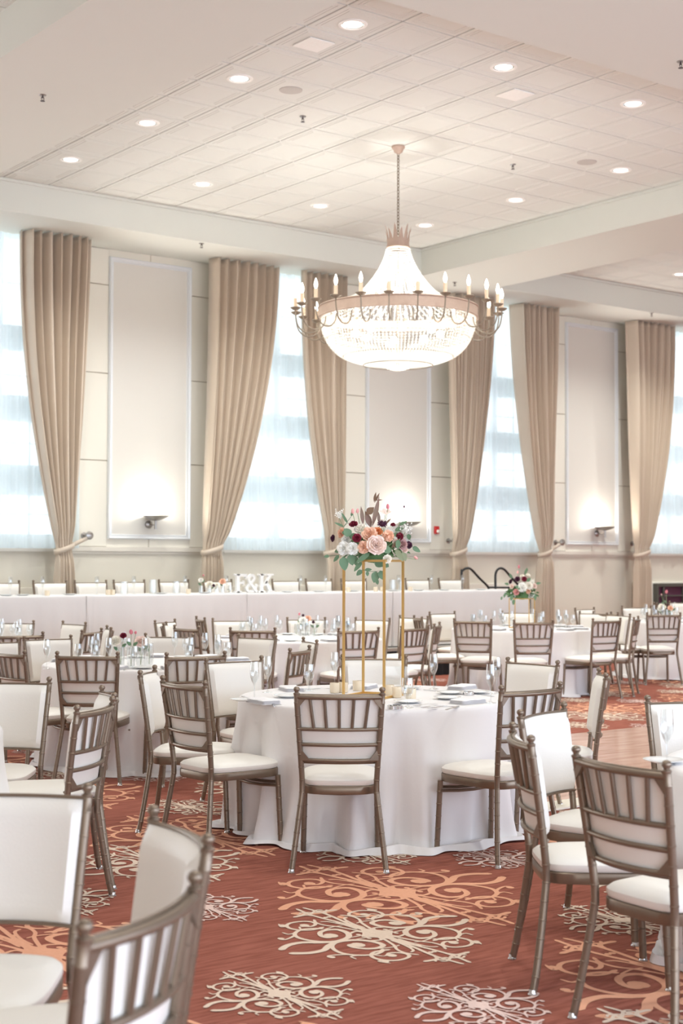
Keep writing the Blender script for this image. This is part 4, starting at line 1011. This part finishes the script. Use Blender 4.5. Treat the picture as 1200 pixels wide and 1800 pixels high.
# local conversion of measured offsets: crop units (1/6 px) around the stand top, 8.77 m away
K6 = 8.77/F/6
def L6(cx, cy, dep): return ((cx-577)*K6, dep, (800-cy)*K6)
def it(kind, col, cx, cy, r, dep, d, nm='rose'): x, y, z = L6(cx, cy, dep); return (kind, col, x, y, z, r*K6, d, nm)
BIG = [it('rose', 'white', 258, 690, 66, -.12, (-.35, -1, .1)), it('rose', 'white', 352, 692, 60, -.14, (-.1, -1, .0)), it('rose', 'blush', 600, 655, 95, -.16, (.1, -1, .25)),
 it('rose', 'cream', 438, 488, 66, -.08, (-.2, -.8, .7)), it('rose', 'peach', 528, 540, 76, -.12, (-.1, -1, .5)), it('rose', 'peach', 466, 678, 62, -.15, (-.3, -1, .1)), it('ruffle', 'peach', 720, 560, 66, -.11, (.3, -1, .4), 'carnation'),
 it('rose', 'orange', 622, 505, 46, -.05, (.3, -.8, .6)), it('rose', 'peach', 238, 525, 52, -.03, (-.9, -.7, .3)), it('rose', 'white', 287, 598, 54, -.08, (-.6, -.9, .3)),
 it('rose', 'burg', 362, 436, 44, -.08, (-.2, -.6, .8), 'ranunculus'), it('rose', 'burg', 396, 582, 44, -.15, (-.1, -1, .3), 'ranunculus'), it('ruffle', 'burg', 845, 562, 42, -.08, (.5, -.8, .4), 'small_bloom'),
 it('ruffle', 'dark', 940, 652, 42, -.02, (.9, -.5, .2), 'small_bloom'), it('spiky', 'dark', 665, 432, 62, -.05, (.1, -.5, .9), 'thistle'), it('rose', 'dark', 148, 582, 36, -.02, (-1, -.5, .1), 'small_bloom'),
 it('rose', 'mauvep', 878, 645, 56, -.06, (.6, -.8, .1)), it('rose', 'blush', 820, 640, 50, -.06, (.4, -.9, .3)), it('rose', 'blush', 905, 700, 42, -.03, (.8, -.6, -.1)),
 it('bud', 'pink', 355, 296, 28, .0, (0, -.2, 1), 'rose_bud'), it('bud', 'pink', 406, 292, 26, .0, (.1, -.2, 1), 'rose_bud'), it('flat', 'blush', 700, 308, 62, .0, (0, -.5, .9), 'anemone'), it('bud', 'tulip', 725, 245, 28, .0, (0, 0, 1), 'tulip_bud'),
 it('filler', 'white', 920, 480, 80, .0, (.6, -.3, .8), 'filler_bloom'), it('filler', 'white', 205, 330, 66, .02, (-.5, -.2, .9), 'filler_bloom'), it('filler', 'white', 760, 500, 50, .02, (.3, -.3, .8), 'filler_bloom'),
 it('rose', 'cream', 712, 800, 44, -.15, (.2, -1, -.3)), it('bud', 'pink', 1020, 785, 24, -.03, (.7, -.3, -.5), 'rose_bud'), it('bud', 'dark', 898, 246, 14, .0, (0, 0, 1), 'seed_head'),
 it('rose', 'cream', 610, 560, 60, .06, (0, .6, .8)), it('rose', 'blush', 470, 600, 66, .12, (-.2, 1, .4)), it('rose', 'peach', 680, 620, 66, .13, (.2, 1, .3)), it('ruffle', 'burg', 780, 440, 26, -.02, (.2, -.4, .9), 'small_bloom'), it('ruffle', 'burg', 775, 400+40, 24, 0, (0, 0, 1), 'small_bloom')]
def lf(cx, cy, dep, dx, dz, L, W): x, y, z = L6(cx, cy, dep); return (x, y, z, dx, dz, L*K6, W*K6)
BL = [('leaf', [lf(330, 560, -.12, -.6, .7, 100, 44), lf(330, 590, -.12, .5, .5, 80, 36), lf(300, 530, -.1, -1, .1, 60, 30)]),
 ('leaf', [lf(250, 780, -.12, .2, -1, 145, 50), lf(330, 750, -.12, .2, -1, 120, 44), lf(385, 770, -.12, .0, -1, 100, 30)]),
 ('leaf', [lf(560, 820, -.14, 1, .05, 90, 24), lf(580, 850, -.14, 1, -.1, 110, 34), lf(650, 830, -.13, .8, -.5, 95, 40)]),
 ('leaf', [lf(450, 915, -.12, -.7, -.7, 80, 26), lf(480, 915, -.12, 1, .1, 75, 18), lf(505, 930, -.12, .1, -1, 50, 18), lf(600, 930, -.12, -.2, -1, 120, 44), lf(640, 920, -.12, .3, -.9, 100, 42), lf(600, 1010, -.12, .3, -1, 60, 20)]),
 ('olive', [lf(800, 700, -.12, .6, -.9, 150, 30), lf(880, 730, -.10, .3, -1, 95, 30)]),
 ('leaf', [lf(985, 670, -.02, .9, -.6, 100, 26), lf(945, 535, -.0, .1, -1, 65, 24), lf(830, 600, -.12, -.1, -1, 100, 26), lf(670, 690, -.14, .8, -.3, 90, 44)]),
 ('leaf', [lf(530, 740, -.15, -.9, -.6, 170, 28), lf(450, 830, -.14, -.8, -.9, 130, 26)]),
 ('leaf', [lf(250, 700, -.05, -1, -.3, 90, 30), lf(210, 760, -.05, -.7, -.9, 90, 20), lf(110, 770, -.03, -1, -.1, 60, 18)]),
 ('leaf', [lf(800, 500, .0, 1, .4, 110, 24), lf(850, 440, 0, .9, .5, 90, 18), lf(780, 540, 0, 1, -.1, 120, 26), lf(300, 420, .0, -.6, 1, 130, 14), lf(260, 460, 0, -1, .5, 110, 14), lf(340, 350, 0, .2, 1, 60, 12)]),
 ('mauve', [lf(550, 470, .0, -.35, 1, 190, 34)]), ('mauve', [lf(560, 460, -.02, .25, 1, 330, 26)]), ('mauve', [lf(465, 440, .0, -.1, 1, 200, 22)]), ('mauve', [lf(630, 420, .0, .0, 1, 120, 18)]),
 ('mauve', [lf(580, 200, .0, .15, 1, 110, 14), lf(590, 200, .0, .45, 1, 110, 12), lf(600, 180, .0, 1, .1, 70, 8)]), ('mauve', [lf(700, 430, .0, .7, .7, 90, 12)]),
 ('mauve', [lf(850, 590, -.1, -.9, -.9, 150, 22)]), ('mauve', [lf(500, 330, -.02, .6, .6, 110, 40)])]
sp_ = atd(656.5, 983, 8.77)
fs_ = empty('flower_stand', (sp_.x, sp_.y, Z1), math.radians(26)); tag(fs_, 'tall gold wire rectangle flower stand on the centre round table', 'flower stand')
def stand(parent, w_, h, r, m):
    for sx in (-1, 1):
        for sy in (-1, 1): MB().box(sx*w_-r, sx*w_+r, sy*w_-r, sy*w_+r, 0, h).build('leg', m, parent, smooth=False)
    for z0 in (0, h-2*r):
        mb = MB()
        for s_ in (-1, 1): mb.box(-w_+r, w_-r, s_*w_-r, s_*w_+r, z0, z0+2*r); mb.box(s_*w_-r, s_*w_+r, -w_+r, w_-r, z0, z0+2*r)
        mb.build('frame_bar', m, parent, smooth=False)
    MB().box(-w_, w_, -w_, w_, h, h+.004).build('top_plate', M['acrylic'], parent, smooth=False)
hs = 1.584-Z1
stand(fs_, .133, hs, .0048*1.35, M['gold'])
view = math.atan2(FW.y, FW.x)-PI/2
fa = empty('flower_arrangement', (sp_.x, sp_.y, Z1+hs+.004), view); tag(fa, 'large bouquet of peach, white and burgundy roses with eucalyptus on the tall gold stand', 'flowers')
bouquet(fa, 1.0, BIG, BL, 2, (.19, .085), 210)
# far arrangement on its own stand
P4 = atd(917, 1050, 18.0)
f4 = empty('flower_stand', (P4.x, P4.y, Z1), math.radians(30)); tag(f4, 'short thin gold flower stand on the far right-centre round table', 'flower stand')
h4 = 1.13-Z1; stand(f4, .125, h4, .005, M['gold'])
fb = empty('flower_arrangement', (P4.x, P4.y, Z1+h4+.004), view); tag(fb, 'far bouquet of white and pink roses in front of the drape at the stage end', 'flowers')
R18 = 18.0/F/6.67
def i2(kind, col, cx, cy, r, dep, d, nm='rose'): return (kind, col, (cx-915)*R18, dep, (455-cy)*R18, r*R18, d, nm)
FAR = [i2('rose', 'white', 905, 330, 52, -.12, (-.1, -1, .1)), i2('rose', 'cream', 985, 310, 42, -.11, (.2, -1, .2)), i2('rose', 'pink', 838, 385, 34, -.10, (-.4, -1, 0)), i2('rose', 'burg', 935, 235, 30, -.08, (.1, -1, .4), 'ranunculus'),
 i2('rose', 'dark', 855, 235, 30, -.06, (-.3, -1, .4), 'ranunculus'), i2('rose', 'dark', 778, 265, 26, -.04, (-.8, -.6, .3), 'small_bloom'), i2('rose', 'blush', 790, 322, 26, -.06, (-.6, -.8, .2)), i2('rose', 'blush', 1060, 315, 30, -.05, (.7, -.8, .2)),
 i2('rose', 'peach', 980, 378, 28, -.1, (.2, -1, -.2)), i2('rose', 'white', 1025, 420, 30, -.06, (.5, -.9, -.3)), i2('rose', 'cream', 985, 190, 28, -.02, (.3, -.4, .9)), i2('rose', 'cream', 915, 200, 26, -.03, (0, -.4, .9)),
 i2('bud', 'tulip', 880, 92, 20, 0, (0, 0, 1), 'tulip_bud'), i2('bud', 'pink', 866, 155, 18, 0, (0, 0, 1), 'rose_bud'), i2('filler', 'white', 1040, 262, 36, 0, (.6, 0, .8), 'filler_bloom')]
def l2(cx, cy, dep, dx, dz, L, W): return ((cx-915)*R18, dep, (455-cy)*R18, dx, dz, L*R18, W*R18)
FL2 = [('leaf', [l2(790, 420, -.08, -.2, -1, 70, 20), l2(810, 470, -.08, -.1, -1, 70, 18)]), ('leaf', [l2(720, 400, -.03, -.4, -1, 60, 14), l2(680, 440, -.02, -.3, -1, 45, 12)]), ('leaf', [l2(955, 190, 0, .1, 1, 80, 16), l2(970, 150, 0, .1, 1, 50, 14)]),
 ('leaf', [l2(800, 230, 0, -.5, 1, 70, 16), l2(760, 300, 0, -1, .3, 50, 16)]), ('leaf', [l2(1080, 290, 0, 1, .2, 60, 16), l2(1060, 400, -.04, .1, -1, 90, 18)]), ('leaf', [l2(880, 350, -.13, -.6, .4, 70, 24), l2(960, 260, -.1, .6, .5, 60, 20)])]
bouquet(fb, 1.0, FAR, FL2, 3, (.20, .11), 200)

# bud vases with single stems
def budvase(x, y, z, r, h, blooms, label, grp):
    v = empty('bud_vase', (x, y, z), view); tag(v, label, 'vase', grp)
    MB().lathe([(.001, 0), (r, 0), (r*1.02, h*.5), (r*.95, h), (r*.95-.003, h), (r*1.02-.003, h*.5), (r-.003, .008), (.001, .008)], 18).build('glass_body', M['glass'], v)
    for kind, col, dx, dz, rr, nm in blooms:
        flower(kind, col, v, (dx, -.01, dz), rr, (dx*3, -.8, .6), nm)
        MB().tube([(0, 0, .012), (dx*.3, 0, dz*.55), (dx, 0, dz-rr*.5)], .0022, 5).build('stem', M['stem'], v)
        mb = MB(); leaf_pts(mb, (dx*.5, 0, dz*.62), (.7 if dx > 0 else -.7, -.2, .6), (0, -1, .3), .045, .013); mb.build('leaf', M['leaf'], v)
def vaseset(tkey, lst, z, where, grp):
    for px, py, r, h, bl, lab in lst:
        q = onz(px, py, z); budvase(q.x, q.y, z, r, h, bl, lab+' '+where, grp)
k2 = 11/F
vaseset('T2', [(212, 1171, .032, .15, [('rose', 'cream', -.04, .195, .042, 'rose'), ('rose', 'burg', .02, .235, .024, 'ranunculus')], 'clear vase with a cream rose and a burgundy bloom'),
 (230, 1173, .030, .15, [('bud', 'tulip', 0, .27, .024, 'tulip_bud'), ('bud', 'tulip', .035, .265, .016, 'tulip_bud')], 'clear vase with two dark pink tulips'),
 (247, 1171, .036, .15, [('rose', 'blush', -.0, .19, .045, 'rose'), ('filler', 'white', .05, .21, .03, 'filler_bloom')], 'clear vase with a blush rose and white filler'),
 (262, 1170, .034, .17, [('filler', 'white', .0, .18, .03, 'filler_bloom')], 'clear vase with only white filler')], Z1, 'on the table left of centre', 'bud vases on the table left of centre')
vaseset('T3', [(521, 1117, .028, .13, [('bud', 'tulip', .03, .235, .02, 'tulip_bud'), ('ruffle', 'dark', .07, .22, .016, 'small_bloom')], 'clear vase with a tall drooping burgundy bloom'),
 (532, 1118, .034, .15, [('rose', 'white', 0, .17, .04, 'rose')], 'clear vase with a white rose'), (541, 1117, .034, .13, [('rose', 'peach', 0, .185, .035, 'rose')], 'clear vase with a peach rose'),
 (552, 1118, .030, .12, [('ruffle', 'dark', -.01, .15, .018, 'small_bloom'), ('filler', 'white', .04, .15, .02, 'filler_bloom')], 'clear vase with a small dark bloom')], Z1, 'on the table behind the gold stand', 'bud vases on the table behind the gold stand')
vaseset('T8', [(1163, 1089, .034, .14, [('rose', 'cream', 0, .18, .05, 'rose'), ('rose', 'white', -.03, .15, .035, 'rose')], 'clear vase with cream roses'), (1171, 1090, .028, .15, [('bud', 'tulip', .0, .40, .032, 'tulip_bud'), ('bud', 'mauvep', -.07, .36, .018, 'dried_leaf')], 'clear vase with one tall pink tulip'),
 (1179, 1090, .036, .12, [('rose', 'peach', -.01, .17, .038, 'rose'), ('filler', 'white', .05, .22, .03, 'filler_bloom')], 'clear vase with a peach rose')], Z1, 'on the far right table', 'bud vases on the far right table')
for px, bl, lab in ((353, [('rose', 'white', 0, .17, .03, 'rose'), ('bud', 'tulip', .03, .23, .018, 'tulip_bud')], 'leftmost head table bud vase, with a small white rose'), (368, [('rose', 'cream', 0, .11, .05, 'rose'), ('ruffle', 'dark', .05, .10, .022, 'small_bloom')], 'head table bud vase with a cream rose and a dark bloom'),
                    (381, [('rose', 'cream', 0, .10, .038, 'rose')], 'head table bud vase with a low cream rose in the middle of the group'), (391, [('rose', 'peach', 0, .15, .04, 'rose')], 'head table bud vase with a peach rose'), (404, [('rose', 'cream', 0, .03, .03, 'rose')], 'lowest head table bud vase, at the right of the group')):
    q = onY(px, 1041, HY+.22); budvase(q.x, q.y, ZH, .03, .10, bl, lab, 'bud vases on the head table')
bpy.context.view_layer.update()
print('objects', len(bpy.data.objects))
